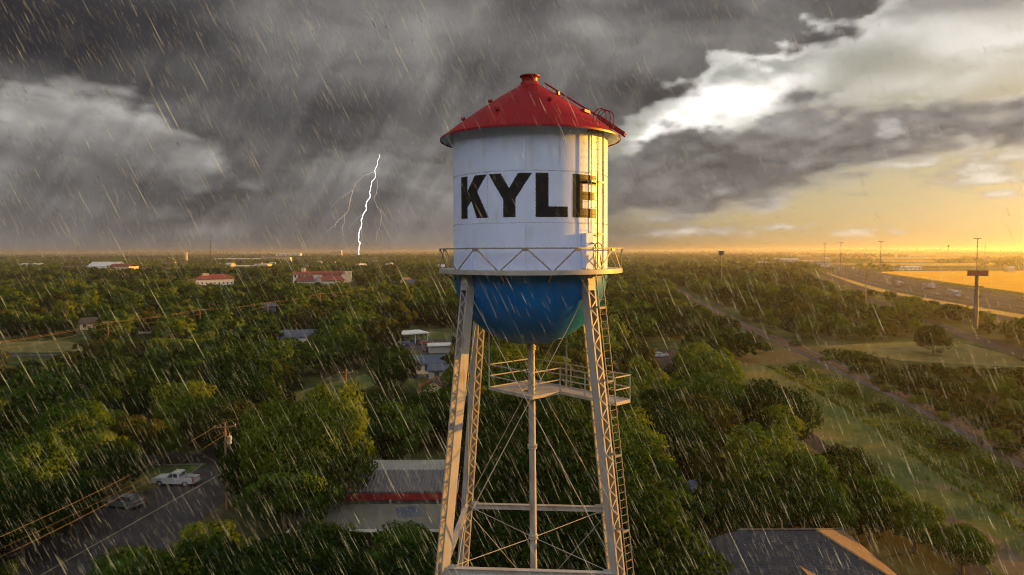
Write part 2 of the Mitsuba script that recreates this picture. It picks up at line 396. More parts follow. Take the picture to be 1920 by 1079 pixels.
# ladder up the shell with its hoops at the roof edge, and a pipe beside it
lad = part(tower, 'shell_ladder', MB().tube([pol(TR + 0.2, math.radians(45.4) - 0.063, 29.25), pol(TR + 0.2, math.radians(45.4) - 0.063, 35.5)], 0.026, 6).tube([pol(TR + 0.2, math.radians(45.4) + 0.063, 29.25), pol(TR + 0.2, math.radians(45.4) + 0.063, 35.5)], 0.026, 6).get(), 'rail_paint', 40)
for z in np.arange(29.4, 35.4, 0.31):
    part(lad, 'rung', MB().tube([pol(TR + 0.2, math.radians(45.4) + s * 0.063, z) for s in (-1, 1)], 0.011, 5).get(), 'rail_paint')
for z in (30.75, 33.0, 35.15):
    m = MB()
    for s in (-1, 1):
        m.bar(pol(TR, math.radians(45.4) + s * 0.066, z), pol(TR + 0.21, math.radians(45.4) + s * 0.066, z), 0.02, 0.09)
    m.bar(pol(TR + 0.21, math.radians(45.4) - 0.068, z), pol(TR + 0.21, math.radians(56.5), z), 0.02, 0.09)
    part(lad, 'standoff', m.get(), 'rail_paint')
for da in (0.0, 0.028):
    part(tower, 'shell_pipe', MB().tube([pol(TR + 0.17, math.radians(55.4) + da, 29.25), pol(TR + 0.17, math.radians(55.4) + da, 35.45)], 0.021, 6).get(), 'rail_paint', 40)
hoop = lambda c, ax, up, r, h, n=10: [c - ax * r] + [c - ax * r * math.cos(t) + up * (h + r * math.sin(t)) for t in np.linspace(0, PI, n)] + [c + ax * r]
for da in (-0.07, 0.0, 0.07):
    a = math.radians(50) + da
    rad, tan = pol(1, a, 0) - pol(0, a, 0), np.array([math.cos(a), math.sin(a), 0])
    part(roof, 'grab_hoop', MB().tube(hoop(pol(4.02, a, 35.30), rad, np.array([0, 0, 1.0]), 0.34, 0.42), 0.022, 6).get(), 'red_paint', 40)

# balcony: ring deck, rail of straight chords, zigzag braces
RD, ZD, ZR = 4.29, 29.22, 30.13
bal = part(tower, 'balcony', MB().lathe([(TR, ZD), (RD, ZD), (RD, ZD - 0.20), (RD - 0.02, ZD - 0.20), (RD - 0.02, ZD - 0.03), (TR, ZD - 0.03)], TC, 72).get(), 'steel_paint', 30)
m = MB()
N = 12
ang = lambda k: math.radians(-4.2) + k * 2 * PI / N
for k in range(N):
    part(bal, 'top_rail', MB().bar(pol(RD, ang(k), ZR), pol(RD, ang(k + 1), ZR), 0.07, 0.055).get(), 'rail_paint')
    g = pol(RD + 0.005, ang(k), ZR - 0.06)
    part(bal, 'gusset', MB().box(g, (0.30, 0.02, 0.13), ang(k)).get(), 'rail_paint')
    for s in (-1, 1):
        part(bal, 'brace', MB().bar(pol(RD - 0.01, ang(k) + s * 0.02, ZR - 0.05), pol(RD - 0.01, ang(k) + s * (PI / N - 0.018), ZD + 0.0), 0.022, 0.055).get(), 'rail_paint')
    a = ang(k)
    part(bal, 'bracket', MB().bar(pol(TR, a + PI / N, ZD - 0.55), pol(RD - 0.06, a + PI / N, ZD - 0.10), 0.05, 0.07).get(), 'steel_paint')
part(bal, 'valve_box', MB().box(pol(TR + 0.16, math.radians(39), 30.02), (0.42, 0.3, 1.5), math.radians(39)).get(), 'white_paint', 20)
part(bal, 'stiffener', MB().bar(pol(TR + 0.04, math.radians(-45), ZD), pol(TR + 0.04, math.radians(-45), 30.15), 0.30, 0.05, (1, 1, 0)).get(), 'white_paint')

# legs: two webs with flanges, laced on the outward and inward faces
AT, AB = 2.60, 5.20
leg_a = lambda z: AT + (28.6 - z) * (3.75 - 2.60) / 12.3
bars = 0
corner = {}
for name, ca in (('FL', -45), ('FR', 45), ('BR', 135), ('BL', -135)):
    a = math.radians(ca) + TROT
    out, tan = np.array([math.sin(a), -math.cos(a), 0]), np.array([math.cos(a), math.sin(a), 0])
    ax = lambda z, out=out: TC + lean(z) + out * leg_a(z) * math.sqrt(2) + np.array([0, 0, z])
    corner[name] = (ax, out, tan)
    zt, zb = 28.75, 0.35
    leg = numbered(f'{tower}__leg')
    W, B = 0.41, 0.45
    for s in (-1, 1):
        m = MB()
        o = tan * s * B / 2
        m.bar(ax(zt) + o, ax(zb) + o, 0.022, W, tan)
        for e in (-1, 1):
            q = out * e * (W / 2 - 0.012)
            m.bar(ax(zt) + q + tan * s * (B / 2 - 0.038), ax(zb) + q + tan * s * (B / 2 - 0.038), 0.055, 0.022, tan)
        part(leg, 'channel', m.get(), 'steel_paint')
    rest = MB()
    for e in (1, -1):
        o = out * e * (W / 2 + 0.012)
        z, k = zt - 0.45, 0
        while z > 0.8:
            s = 1 if k % 2 else -1
            p0, p1 = ax(z) + o + tan * s * (B / 2 - 0.03), ax(z - 0.38) + o - tan * s * (B / 2 - 0.03)
            seen = z > 15.5 and ((e > 0) == (name in ('FL', 'FR')))
            mm = MB().bar(p0, p1, 0.055, 0.012, np.cross(p1 - p0, out))
            if seen and bars < 300:
                part(leg, 'lacing_bar', mm.get(), 'steel_paint')
                bars += 1
            else:
                rest.add(*mm.get())
            z -= 0.38
            k += 1
        part(leg, 'batten_plate', MB().bar(ax(zt) + o, ax(zt - 0.42) + o, B, 0.014, tan).get(), 'steel_paint')
    part(leg, 'lacing', rest.get(), 'steel_paint', kind='stuff')
    part(leg, 'cap_bracket', MB().bar(ax(29.0) - out * 0.12, ax(28.5) - out * 0.05, 0.42, 0.62, tan).get(), 'steel_paint')
    part(leg, 'footing', MB().box(ax(0.2), (1.4, 1.4, 0.6), a).get(), 'concrete')

# struts, rods and the riser
ZS = (16.3, 5.2)
ring = ['FL', 'FR', 'BR', 'BL']
for i in range(4):
    (A, oa, ta), (C, oc, tc) = corner[ring[i]], corner[ring[(i + 1) % 4]]
    for zs in ZS:
        d = (C(zs) - A(zs)) / np.linalg.norm(C(zs) - A(zs))
        st = part(tower, 'strut', MB().bar(A(zs) + d * 0.2, C(zs) - d * 0.2, 0.06, 0.24).bar(A(zs) + d * 0.2 + [0, 0, .12], C(zs) - d * 0.2 + [0, 0, .12], 0.24, 0.02).bar(A(zs) + d * 0.2 - [0, 0, .12], C(zs) - d * 0.2 - [0, 0, .12], 0.24, 0.02).get(), 'steel_paint')
        for p, sg in ((A(zs), 1), (C(zs), -1)):
            part(st, 'gusset', MB().bar(p + d * sg * 0.18, p + d * sg * 0.62, 0.03, 0.50).get(), 'steel_paint')
    for zt, zb in ((28.35, 16.5), (16.05, 5.4), (5.0, 0.6)):
        for P, Q, off in ((A, C, 0.035), (C, A, -0.035)):
            d = (Q(zb) - P(zt)); L = np.linalg.norm(d)
            n = np.cross(C(zb) - A(zb), [0, 0, 1.0]); n /= np.linalg.norm(n)
            p, q = P(zt) + n * off + d * 0.25 / L, Q(zb) + n * off - d * 0.3 / L
            rod = part(tower, 'tie_rod', MB().tube([p, q], 0.019, 6).get(), 'steel_paint', 50)
            u = p + (q - p) * 0.80
            part(rod, 'turnbuckle', MB().tube([u - d / L * 0.16, u - d / L * 0.10, u + d / L * 0.10, u + d / L * 0.16], [0.022, 0.042, 0.042, 0.022], 6).get(), 'steel_paint', 40)
for zs in ZS:
    for n in ring:
        A = corner[n][0](zs)
        part(tower, 'spider_rod', MB().tube([A - corner[n][1] * 0.3, TC + lean(zs) + np.array([0, 0, zs - 0.05]) + corner[n][1] * 0.2], 0.017, 6).get(), 'steel_paint')
riser = part(tower, 'riser_pipe', MB().tube([TC + lean(z) + [0, 0, z] for z in (25.75, 12.0, 0.0)], 0.165, 24).get(), 'steel_paint', 40)
for z in (25.45, 20.7, 16.3, 12.0, 7.5, 3.0):
    part(riser, 'flange', MB().lathe([(0.165, z + .10), (0.235, z + .09), (0.235, z + .04), (0.19, z + .03), (0.19, z - .03), (0.235, z - .04), (0.235, z - .09), (0.165, z - .10)], TC + lean(z), 20).get(), 'steel_paint', 30)

# gallery round the riser with a walk out to the ladder leg
ga = math.radians(41.3)
gu, gv = np.array([math.sin(ga), -math.cos(ga), 0]), np.array([math.cos(ga), math.sin(ga), 0])
ZG = 23.3
G = lambda u, v, z=0.0: np.array([TX, TY, ZG + z]) + np.array([0.05, 0.35, 0]) + gu * u + gv * v
gal = numbered(f'{tower}__gallery')


def slab(u0, u1, v0, v1, m=None):
    c = G((u0 + u1) / 2, (v0 + v1) / 2, -0.05)
    return (m or MB()).bar(c - gu * (u1 - u0) / 2, c + gu * (u1 - u0) / 2, v1 - v0, 0.05, gv)


m = slab(-2.1, 1.0, -0.9, -0.25)
slab(-2.1, -0.55, -0.25, 0.3, m); slab(0.0, 1.0, -0.25, 0.3, m); slab(-2.1, 1.0, 0.3, 2.0, m)
part(gal, 'deck', m.get(), 'steel_paint')
part(gal, 'walkway', slab(1.003, 4.4, 0.95, 2.0).get(), 'steel_paint')
edge = [(-2.1, -0.9), (1.0, -0.9), (1.0, 0.95), (4.4, 0.95), (4.4, 2.0), (-2.1, 2.0), (-2.1, -0.9)]
for (u0, v0), (u1, v1) in zip(edge[:-1], edge[1:]):
    for z in (0.56, 1.12):
        part(gal, 'rail', MB().bar(G(u0, v0, z), G(u1, v1, z), 0.035, 0.05).get(), 'steel_paint')
    part(gal, 'edge_beam', MB().bar(G(u0, v0, -0.06), G(u1, v1, -0.06), 0.05, 0.15).get(), 'steel_paint')
for u, v in ((1.0, 0.95), (2.6, 0.95), (4.4, 0.95), (4.4, 2.0), (2.3, 2.0), (0.7, 2.0)):
    part(gal, 'post', MB().bar(G(u, v, -0.12), G(u, v, 1.15), 0.06, 0.06).get(), 'steel_paint')
for u, v, top in ((-2.1, -0.9, 3.6), (1.0, -0.9, 2.75), (0.4, 2.0, 3.2), (-2.1, 2.0, 4.2)):
    part(gal, 'hanger', MB().bar(G(u, v, -0.12), G(u, v, top), 0.075, 0.06).get(), 'steel_paint')

# ladder down the front right leg
ax, out, tan = corner['FR']
lad = numbered(f'{tower}__leg_ladder')
lo = lambda z, s: ax(z) + out * 0.62 + tan * s * 0.20 + tan * 0.10
for s in (-1, 1):
    part(lad, 'rail', MB().bar(lo(29.9, s), lo(0.3, s), 0.05, 0.02, out).get(), 'rail_paint')
    part(lad, 'grab_hoop', MB().tube(hoop(lo(29.2, s) - out * 0.22, out, np.array([0, 0, 1.0]), 0.24, 0.92), 0.024, 6).get(), 'rail_paint', 40)
rest = MB()
for k, z in enumerate(np.arange(29.5, 0.5, -0.31)):
    mm = MB().tube([lo(z, -1), lo(z, 1)], 0.012, 5)
    if z > 15.5:
        part(lad, 'rung', mm.get(), 'rail_paint')
    else:
        rest.add(*mm.get())
part(lad, 'lower_rungs', rest.get(), 'rail_paint', kind='stuff')
for z in np.arange(27.6, 2, -3.1):
    part(lad, 'standoff', MB().bar(ax(z) + out * 0.2 + tan * 0.1, ax(z) + out * 0.62 + tan * 0.1, 0.03, 0.10).bar(lo(z, -1.1), lo(z, 1.1), 0.03, 0.09).get(), 'rail_paint')

# ---------------------------------------------------------------- ground, roads, fields
def ground_color(p, n, uv):
    g = fbm(p.x * 0.09, p.y * 0.09, 0.0, 4)
    f = fbm(p.x * 1.1, p.y * 1.1, 3.0, 3)
    c = mix((0.030, 0.044, 0.014), (0.060, 0.066, 0.022), smoothstep(0.35, 0.65, g))
    c = mix(c, (0.095, 0.078, 0.040), smoothstep(0.58, 0.72, fbm(p.x * 0.025, p.y * 0.025, 9.0, 3)) * 0.7)
    far = smoothstep(700, 1500, dr.sqrt(p.x * p.x + p.y * p.y))
    u, v = p.x * 0.94 + p.y * 0.34, p.y * 0.94 - p.x * 0.34
    d1, d2, k = voronoi(u / 230 + 0.3 * g, v / 330)
    field = mix((0.040, 0.055, 0.020), (0.15, 0.115, 0.05), smoothstep(0.45, 0.95, k))
    field = mix(field, (0.028, 0.036, 0.016), smoothstep(0.10, 0.03, d2 - d1))
    return mix(c, field, far * 0.85) * (0.55 + 0.5 * f)


def grass_color(p, n, uv):
    g = fbm(p.x * 0.12, p.y * 0.06, 4.0, 4)
    f = fbm(p.x * 2.2, p.y * 2.2, 3.0, 3)
    c = mix((0.048, 0.070, 0.020), (0.105, 0.096, 0.028), smoothstep(0.4, 0.66, g))
    c = mix(c, (0.115, 0.085, 0.05), smoothstep(0.62, 0.75, fbm(p.x * 0.2, p.y * 0.2, 21.0, 3)) * 0.7)
    return c * (0.7 + 0.6 * f)


def asphalt_color(p, n, uv):
    g = fbm(p.x * 0.5, p.y * 0.5, 1.0, 3)
    f = fbm(p.x * 7, p.y * 7, 2.0, 2)
    return mi.Color3f(0.034, 0.031, 0.035) * (0.5 + 0.7 * g + 0.35 * f)


mat('ground_mat', ground_color, 0.95, spec=0.1)
mat('grass_mat', grass_color, 0.9, spec=0.1)
mat('asphalt', asphalt_color, 0.55, spec=0.35)
mat('worn_asphalt', tint((0.040, 0.036, 0.036), 0.3, 0.05), 0.95, spec=0.05)
mat('wheat', tint((0.62, 0.30, 0.025), 0.18, 0.06), 0.9, spec=0.1)
mat('dry_grass', tint((0.34, 0.21, 0.05), 0.3, 0.25), 0.9, spec=0.1)
mat('pale_concrete', tint((0.125, 0.125, 0.105), 0.28, 0.5, (0.10, 0.10, 0.08), 0.3), 0.85)
mat('ballast', tint((0.055, 0.043, 0.042), 0.35, 2.5), 0.95)
mat('road_paint', tint((0.20, 0.18, 0.13), 0.5, 1.5), 0.7)
mat('stubble', tint((0.105, 0.092, 0.034), 0.4, 0.3), 0.9, spec=0.1)
mat('dirt', tint((0.065, 0.050, 0.034), 0.35, 0.8), 0.95)
mat('rust_steel', (0.22, 0.17, 0.15), 0.4, 0.5)
mat('wood', tint((0.15, 0.085, 0.045), 0.25, 3.0), 0.8)


def sheet(poly, z):
    m = MB()
    for g in getattr(poly, 'geoms', [poly]):
        v, f = trimesh.creation.triangulate_polygon(g, engine='earcut')
        n = np.cross(v[f[:, 1]] - v[f[:, 0]], v[f[:, 2]] - v[f[:, 0]])
        f = np.where((n < 0)[:, None], f[:, ::-1], f)
        m.add(np.column_stack([v, np.full(len(v), z)]), f)
    return m.get()


strip = lambda pts, w: shapely.LineString(pts).buffer(w / 2, cap_style='flat', join_style='round')
P = shapely.Polygon


def terrain():
    rad = np.concatenate([[0], np.geomspace(25, 19000, 120)])
    th = np.linspace(0, 2 * PI, 361)[:-1]
    R, A = np.meshgrid(rad, th, indexing='ij')
    x, y = R * np.sin(A), R * np.cos(A)
    h = meshkit.fbm(np.stack([x / 2600, y / 2600, 0 * x + 2.5], -1), 4, 5)
    z = sstep(5500, 12000, R) * (8 + 52 * sstep(0.40, 0.75, h)) - R * R / 2 / 7.4e6
    z[R < 2500] = 0
    z = np.where((R >= 2500), z * sstep(2500, 4000, R), 0)
    n, k = len(rad), len(th)
    i, j = np.meshgrid(np.arange(n - 1), np.arange(k), indexing='ij')
    q = np.stack([i * k + j, i * k + (j + 1) % k, (i + 1) * k + (j + 1) % k, (i + 1) * k + j], -1).reshape(-1, 4)
    return np.stack([x, y, z], -1).reshape(-1, 3), q


gv_, gq_ = terrain()
struct('ground', (gv_, np.vstack([gq_[:, [0, 2, 1]], gq_[:, [0, 3, 2]]])), 'ground_mat', True)

ROAD_L = P([(-60, 50), (-56, 72), (-49.6, 77.8), (-47.5, 83.0), (-42.6, 90), (-43, 95.5), (-62, 94), (-62, 99), (-46.4, 101.5), (-44, 125), (-38.5, 125), (-36.6, 100), (-34.6, 84), (-35.2, 70), (-35.6, 50)])
struct('street', sheet(ROAD_L, 0.02), 'asphalt')
struct('street_centre_line', sheet(strip([(-45.6, 50), (-43.7, 64.2), (-41.9, 76.1), (-39.3, 93.2), (-39.9, 100)], 0.17), 0.03), 'road_paint')
struct('kerb', (lambda m: (m.bar((-43.6, 90, .06), (-43.9, 95.4, .06), .18, .14).bar((-43.9, 95.4, .06), (-62, 94, .06), .18, .14).get()))(MB()), 'pale_concrete')
LAWN_T = P([(-60, 82), (-48, 83.4), (-43.4, 90), (-43.8, 95), (-60, 93.6)])
struct('verge', sheet(LAWN_T, 0.012), 'grass_mat')
LOT = P([(-24, 84), (-3, 84), (-4, 66), (-13, 66.5), (-18.5, 71), (-24, 74)])
struct('yard_paving', sheet(LOT, 0.02), 'pale_concrete')
BACKROAD = strip([(-60, 92), (-30, 91), (-2, 90.5), (30, 92)], 5)
struct('back_lane', sheet(BACKROAD, 0.008), 'asphalt')
FIELD = P([(49, 172), (71, 178), (69.5, 150), (66, 120), (61.5, 95), (58, 72), (57, 50), (43, 50), (46, 72), (47.5, 92), (48.5, 112), (50, 130), (52, 150)])
struct('meadow', sheet(FIELD, 0.012), 'grass_mat')
PATH = strip([(41.0, 48), (43.0, 62), (45.2, 72), (46.0, 80), (46.6, 90), (47.2, 103), (48.6, 121), (49.5, 135)], 2.9)
struct('path', sheet(PATH, 0.022), 'worn_asphalt')
struct('bare_earth', sheet(P([(46.5, 78), (49, 80), (50.5, 72), (50, 62), (45.5, 60), (46, 68)]), 0.018), 'dirt')
RAILS = [(68, 60), (73.6, 96.8), (77.3, 116.6), (80.6, 138.1), (83, 166), (88, 207), (93, 270), (102, 351), (113, 430), (130, 540)]
BALLAST = strip(RAILS, 6.4)
struct('rail_bed', sheet(BALLAST, 0.03), 'ballast')
ROAD_R = strip([(262, 600), (216, 411), (184, 318), (147, 195), (132, 140), (122, 100)], 8)
struct('service_road', sheet(ROAD_R, 0.02), 'worn_asphalt')
FIELD_R = P([(96, 214), (146, 226), (142, 196), (134, 172), (106, 184)])
struct('rough_pasture', sheet(FIELD_R, 0.012), 'stubble')
HWYC = [(255, 250), (284, 398), (306, 486), (337, 580), (410, 790), (598, 1277), (980, 2250), (1362, 3230)]
HWY = strip(HWYC, 62)
struct('highway', sheet(HWY, 0.06), 'worn_asphalt')
struct('frontage_road', sheet(strip([(215, 292), (236, 390), (262, 500), (300, 610), (360, 770), (430, 960), (520, 1200)], 11), 0.05), 'worn_asphalt')
struct('grass_strip', sheet(strip([(226, 292), (252, 405), (280, 520), (318, 630), (378, 790), (447, 975), (540, 1210)], 15), 0.04), 'dry_grass')
for off in (-20, -7, 7, 20):
    struct(numbered('lane_line'), sheet(shapely.LineString(HWYC).parallel_offset(off, 'left').buffer(0.25, cap_style='flat'), 0.10), 'road_paint')
WHEAT = P([(500, 930), (560, 980), (1000, 960), (640, 560), (470, 440), (350, 452), (384, 566), (420, 680)])
struct('wheat_field', sheet(WHEAT, 0.05), 'wheat')
FIELD_L = P([(-190, 232), (-150, 230), (-130, 214), (-126, 205), (-185, 206)])
struct('stubble_field', sheet(FIELD_L, 0.012), 'stubble')
struct('farm_road', sheet(strip([(-210, 203), (-120, 199), (-90, 204)], 4.5), 0.024), 'asphalt')
GAS_ROAD = P([(-34, 262), (-12, 252), (-15, 240), (-15, 200), (-17, 170), (-23, 160), (-27, 166), (-27, 205), (-36, 212), (-40, 226), (-28, 240), (-24, 250)])
struct('side_street', sheet(GAS_ROAD, 0.02), 'asphalt')
GAS_GRASS = P([(-31, 258), (-16, 250), (-18, 236), (-31, 232)])
struct('street_lawn', sheet(GAS_GRASS, 0.024), 'grass_mat')
LAWN_M = P([(-52, 136), (-33, 172), (-27, 168), (-36, 134)])
struct('lawn', sheet(LAWN_M, 0.012), 'grass_mat')
ROAD_12 = P([(38, 205), (49, 206), (44, 170), (40, 158), (34, 158)])
struct('drive', sheet(ROAD_12, 0.02), 'worn_asphalt')
FIELDS_FAR = [P([(x, y), (x + w, y + 10), (x + w * 1.05, y + d), (x - 8, y + d)]) for x, y, w, d in ((700, 1300, 420, 260), (1000, 1750, 700, 280), (640, 1900, 260, 300), (-160, 640, 90, 26), (1300, 2400, 900, 400))]
for k, g in enumerate(FIELDS_FAR):
    struct(numbered('far_field'), sheet(g, 0.10), 'dry_grass')

# the railway: two rails and the sleepers on the ballast
rl = shapely.LineString(RAILS)
track = thing('railway_track', 'single railway track on dark ballast running diagonally through the trees', 'railway track')
for s in (-0.75, 0.75):
    q = np.array(rl.parallel_offset(abs(s), 'left' if s > 0 else 'right').coords)
    m = MB()
    for a, b in zip(q[:-1], q[1:]):
        m.bar((*a, 0.30), (*b, 0.30), 0.08, 0.15)
    part(track, 'rail', m.get(), 'rust_steel')
m = MB()
for d in np.arange(2, rl.length, 0.65):
    a, b = np.array(rl.interpolate(d).coords[0]), np.array(rl.interpolate(min(d + 1, rl.length)).coords[0])
    m.box((*a, 0.14), (0.24, 2.6, 0.18), math.atan2(b[1] - a[1], b[0] - a[0]))
part(track, 'sleepers', m.get(), 'wood', kind='stuff')

# ---------------------------------------------------------------- trees
def leafmat(name, a, b, c):
    def fn(p, n, uv):
        g = fbm(p.x * 0.13, p.y * 0.13, p.z * 0.13, 2)
        f = fbm(p.x * 1.4, p.y * 1.4, p.z * 1.4, 2)
        return mix(mix(a, b, smoothstep(0.35, 0.65, g)), c, smoothstep(0.5, 0.8, f) * 0.7) * (0.66 + 0.46 * f)
    scene[name] = {'type': 'principledthin', 'base_color': proc(fn), 'roughness': 0.55, 'diff_trans': 0.7, 'spec_trans': 0.0, 'eta': 1.3}
    return name


LEAVES = [leafmat('leaf_green', (0.039, 0.084, 0.010), (0.055, 0.102, 0.013), (0.078, 0.124, 0.013)),
          leafmat('leaf_olive', (0.070, 0.114, 0.012), (0.096, 0.136, 0.013), (0.123, 0.162, 0.015)),
          leafmat('leaf_dark', (0.015, 0.037, 0.007), (0.020, 0.046, 0.008), (0.033, 0.060, 0.009)),
          leafmat('leaf_rust', (0.039, 0.049, 0.011), (0.051, 0.056, 0.011), (0.055, 0.070, 0.012))]
mat('bark', tint((0.10, 0.075, 0.055), 0.3, 4.0), 0.9)


def unit(v):
    return v / np.maximum(np.linalg.norm(v, axis=-1, keepdims=True), 1e-9)


def leaf_quads(c, n, sz, rs):
    """One four-cornered leaf cluster at each point c, facing n, of size sz; returns vertices and quads."""
    a = unit(np.cross(n, rs.normal(size=n.shape)))
    b = np.cross(n, a)
    s, t = sz[:, None] * rs.uniform(0.7, 1.2, (len(c), 1)), sz[:, None] * rs.uniform(0.45, 0.9, (len(c), 1))
    bend = n * sz[:, None] * 0.25
    v = np.stack([c - a * s, c - b * t + bend, c + a * s, c + b * t + bend], 1).reshape(-1, 3)
    return v, np.arange(len(v)).reshape(-1, 4)


def crown_mesh(seed, h, r, cb, K, L, leaf, flat=1.0, lump=0.3):
    """A crown of K leafy clumps of L leaf clusters each, spread over an uneven ellipsoid from height cb to h, with shading normals that follow the clumps."""
    rs = np.random.RandomState(seed)
    ctr, ax = np.array([0, 0, cb + (h - cb) * 0.46]), np.array([r, r, (h - cb) * 0.5])
    i = np.arange(K) + 0.5
    z = 1 - 1.55 * i / K                                     # few clumps underneath
    ph = i * 2.39996 + seed
    d = np.stack([np.sqrt(np.maximum(0, 1 - z * z)) * np.cos(ph), np.sqrt(np.maximum(0, 1 - z * z)) * np.sin(ph), z], 1)
    d = unit(d + rs.normal(0, 0.16, d.shape))
    lob = 1 + lump * 2 * (meshkit.noise(d * 1.6 + seed * 3.1, seed) - 0.5) + rs.uniform(-0.10, 0.10, K)
    cc = ctr + d * ax * (lob * rs.uniform(0.62, 0.84, K))[:, None]
    rc = r * rs.uniform(0.20, 0.34, K)
    inner = ctr + unit(rs.normal(size=(K // 3, 3))) * ax * rs.uniform(0.1, 0.5, (K // 3, 1))
    cs, ns, ls, sn = [], [], [], []
    for c, q, dd in zip(cc, rc, d):
        u = unit(rs.normal(size=(L, 3)) + dd * 0.55 + np.array([0, 0, 0.25]))
        p = c + u * q * rs.uniform(0.62, 1.10, (L, 1)) * np.array([1, 1, 0.78 * flat])
        cs.append(p)
        ns.append(unit(u * 0.6 + rs.normal(size=u.shape) * 0.55))
        sn.append(unit(u * 0.8 + dd * 0.5 + rs.normal(size=u.shape) * 0.22))
        ls.append(np.full(L, leaf))
    for c in inner:
        u = unit(rs.normal(size=(max(4, L // 5), 3)))
        cs.append(c + u * r * 0.22)
        ns.append(unit(u + rs.normal(size=u.shape) * 0.5))
        sn.append(u)
        ls.append(np.full(len(u), leaf * 1.7))
    c, n, s, ls = np.vstack(cs), np.vstack(ns), np.vstack(sn), np.concatenate(ls)
    v, q = leaf_quads(c, n, ls * rs.uniform(0.7, 1.25, len(c)), rs)
    return (v, q), np.repeat(s, 4, axis=0), cc


def raw_shape(vq, normals, bsdf):
    return {'type': 'ply', 'filename': meshkit.write_ply(vq, False, normals=normals), 'face_normals': False, 'bsdf': {'type': 'ref', 'id': bsdf}}


def trunk_mesh(seed, h, r, cb, cc, limbs):
    rs = np.random.RandomState(seed + 99)
    m, base = MB(), 0.028 * h + 0.05
    top = np.array([rs.uniform(-.06, .06) * r, rs.uniform(-.06, .06) * r, cb + (h - cb) * 0.45])
    m.tube([(0, 0, -0.1), (0, 0, 0.25), (top[0] * .4, top[1] * .4, cb * 0.8), top], [base * 1.5, base, base * 0.75, base * 0.35], 7)
    low = cc[np.argsort(cc[:, 2])][: limbs * 2: 2]
    for c in low:
        s = np.array([top[0] * .4, top[1] * .4, cb * rs.uniform(0.75, 1.15)])
        m.tube([s, (s + c) / 2 + [0, 0, -0.06 * h], c], [base * 0.5, base * 0.34, base * 0.12], 5)
    return m.get()


PROTO = {}


def proto(lod, kind, var, h, r, cb, K, L, leaf, **kw):
    key = f'shape_{lod}_{kind}_{var}'
    seed = 1 + 17 * var + 101 * kind + {'near': 0, 'mid': 1000, 'far': 2000, 'bush': 3000}[lod]
    vq, n, cc = crown_mesh(seed, h, r, cb, K, L, leaf, **kw)
    g = {'type': 'shapegroup', 'crown': raw_shape(vq, n, LEAVES[kind])}
    if lod in ('near', 'mid'):
        g['trunk'] = mikit.ply(trunk_mesh(seed, h, r, cb, cc, 6 if lod == 'near' else 3), 'bark', 50)
    scene[key] = g
    PROTO.setdefault((lod, kind), []).append(key)


for kind in range(4):
    for var in range(2 if kind < 3 else 1):
        proto('near', kind, var, 10, 5.0, 2.0, 95, 150, 0.165, lump=0.42)
        proto('mid', kind, var, 10, 5.0, 1.6, 62, 105, 0.225, lump=0.42)
        proto('far', kind, var, 10, 5.2, 0.6, 32, 27, 0.54, lump=0.45)
for kind in (0, 1, 3):
    proto('near', kind, 5, 10, 4.6, 2.6, 52, 150, 0.165, lump=0.85, flat=0.8)      # ragged, open crowns
    proto('mid', kind, 5, 10, 4.6, 2.2, 36, 100, 0.23, lump=0.85, flat=0.8)
proto('bush', 2, 0, 2.0, 1.3, 0.0, 24, 45, 0.10)
proto('bush', 1, 0, 2.0, 1.3, 0.0, 24, 45, 0.10)


def place(key, shape, x, y, h, r, rot, z=0.0, h0=10.0, r0=5.0):
    scene[key] = {'type': 'instance', 'shapegroup': {'type': 'ref', 'id': shape},
                  'to_world': T().translate([x, y, z]).rotate([0, 0, 1], rot).scale([r / r0, r / r0, h / h0])}


# what must stay in sight: polygons with the height at which they are seen; no tree may stand in them or between them and the street corner of the sky
KEEP = [(P([(-46, 56), (-41.5, 84), (-38.5, 99), (-36, 92), (-34.6, 84), (-35.2, 70), (-35.6, 56)]), 0), (shapely.box(-47, 76, -41, 89), 1.0), (shapely.box(-17.5, 65, -4.5, 84), 3.4), (P([(-15.5, 78.5), (-7, 78.5), (-6, 69), (-12.5, 68.5)]), 0), (FIELD, 0), (PATH, 0), (P([(12, 48), (34, 48), (34, 66), (12, 66)]), 4.5), (strip(RAILS[:7], 5.5), 0),
        (strip(RAILS[6:], 9), 2), (FIELD_R, 0), (FIELD_L, 0), (GAS_ROAD, 0.5), (GAS_GRASS, 0.5), (LAWN_M, 0.3), (ROAD_12, 0), (HWY, 0), (WHEAT, 0), (strip([(262, 500), (300, 610), (360, 770), (520, 1200)], 34), 1), (shapely.box(-34.2, 77.5, -32.6, 79), 3.0), (ROAD_R.intersection(shapely.box(140, 190, 175, 300)), 1),
        (ROAD_R.intersection(shapely.box(195, 350, 300, 420)), 1), (strip([(-160, 201), (-126, 199)], 4), 0), (shapely.box(-33, 90.7, -2, 92.5), 1.5)]
BUILT = []      # footprints added by the buildings: (polygon, height that stays in sight)
for q in ((-43.5, 218, -28, 234, 2.5), (-27, 163, -11, 172, 3.4), (-19, 131.5, -10.5, 139, 3.2), (-20.5, 141, -15, 156, 1.2), (-268, 560, -228, 588, 4.5), (-204, 596, -146, 655, 4.0), (-147, 250, -126, 262, 2.5), (-78, 214, -60, 231, 3.2),
          (-74, 173, -64, 181, 1.5), (-106, 590, -82, 612, 2.5), (-118, 240, -102, 252, 1.5), (-172, 262, -160, 275, 2), (17.6, 70, 19.4, 73, 4.2), (-26, 200, -18, 207, 2.2), (-128, 322, -110, 334, 3), (168, 255, 190, 268, 4), (120, 410, 134, 420, 7)):
    BUILT.append((shapely.box(*q[:4]), q[4]))


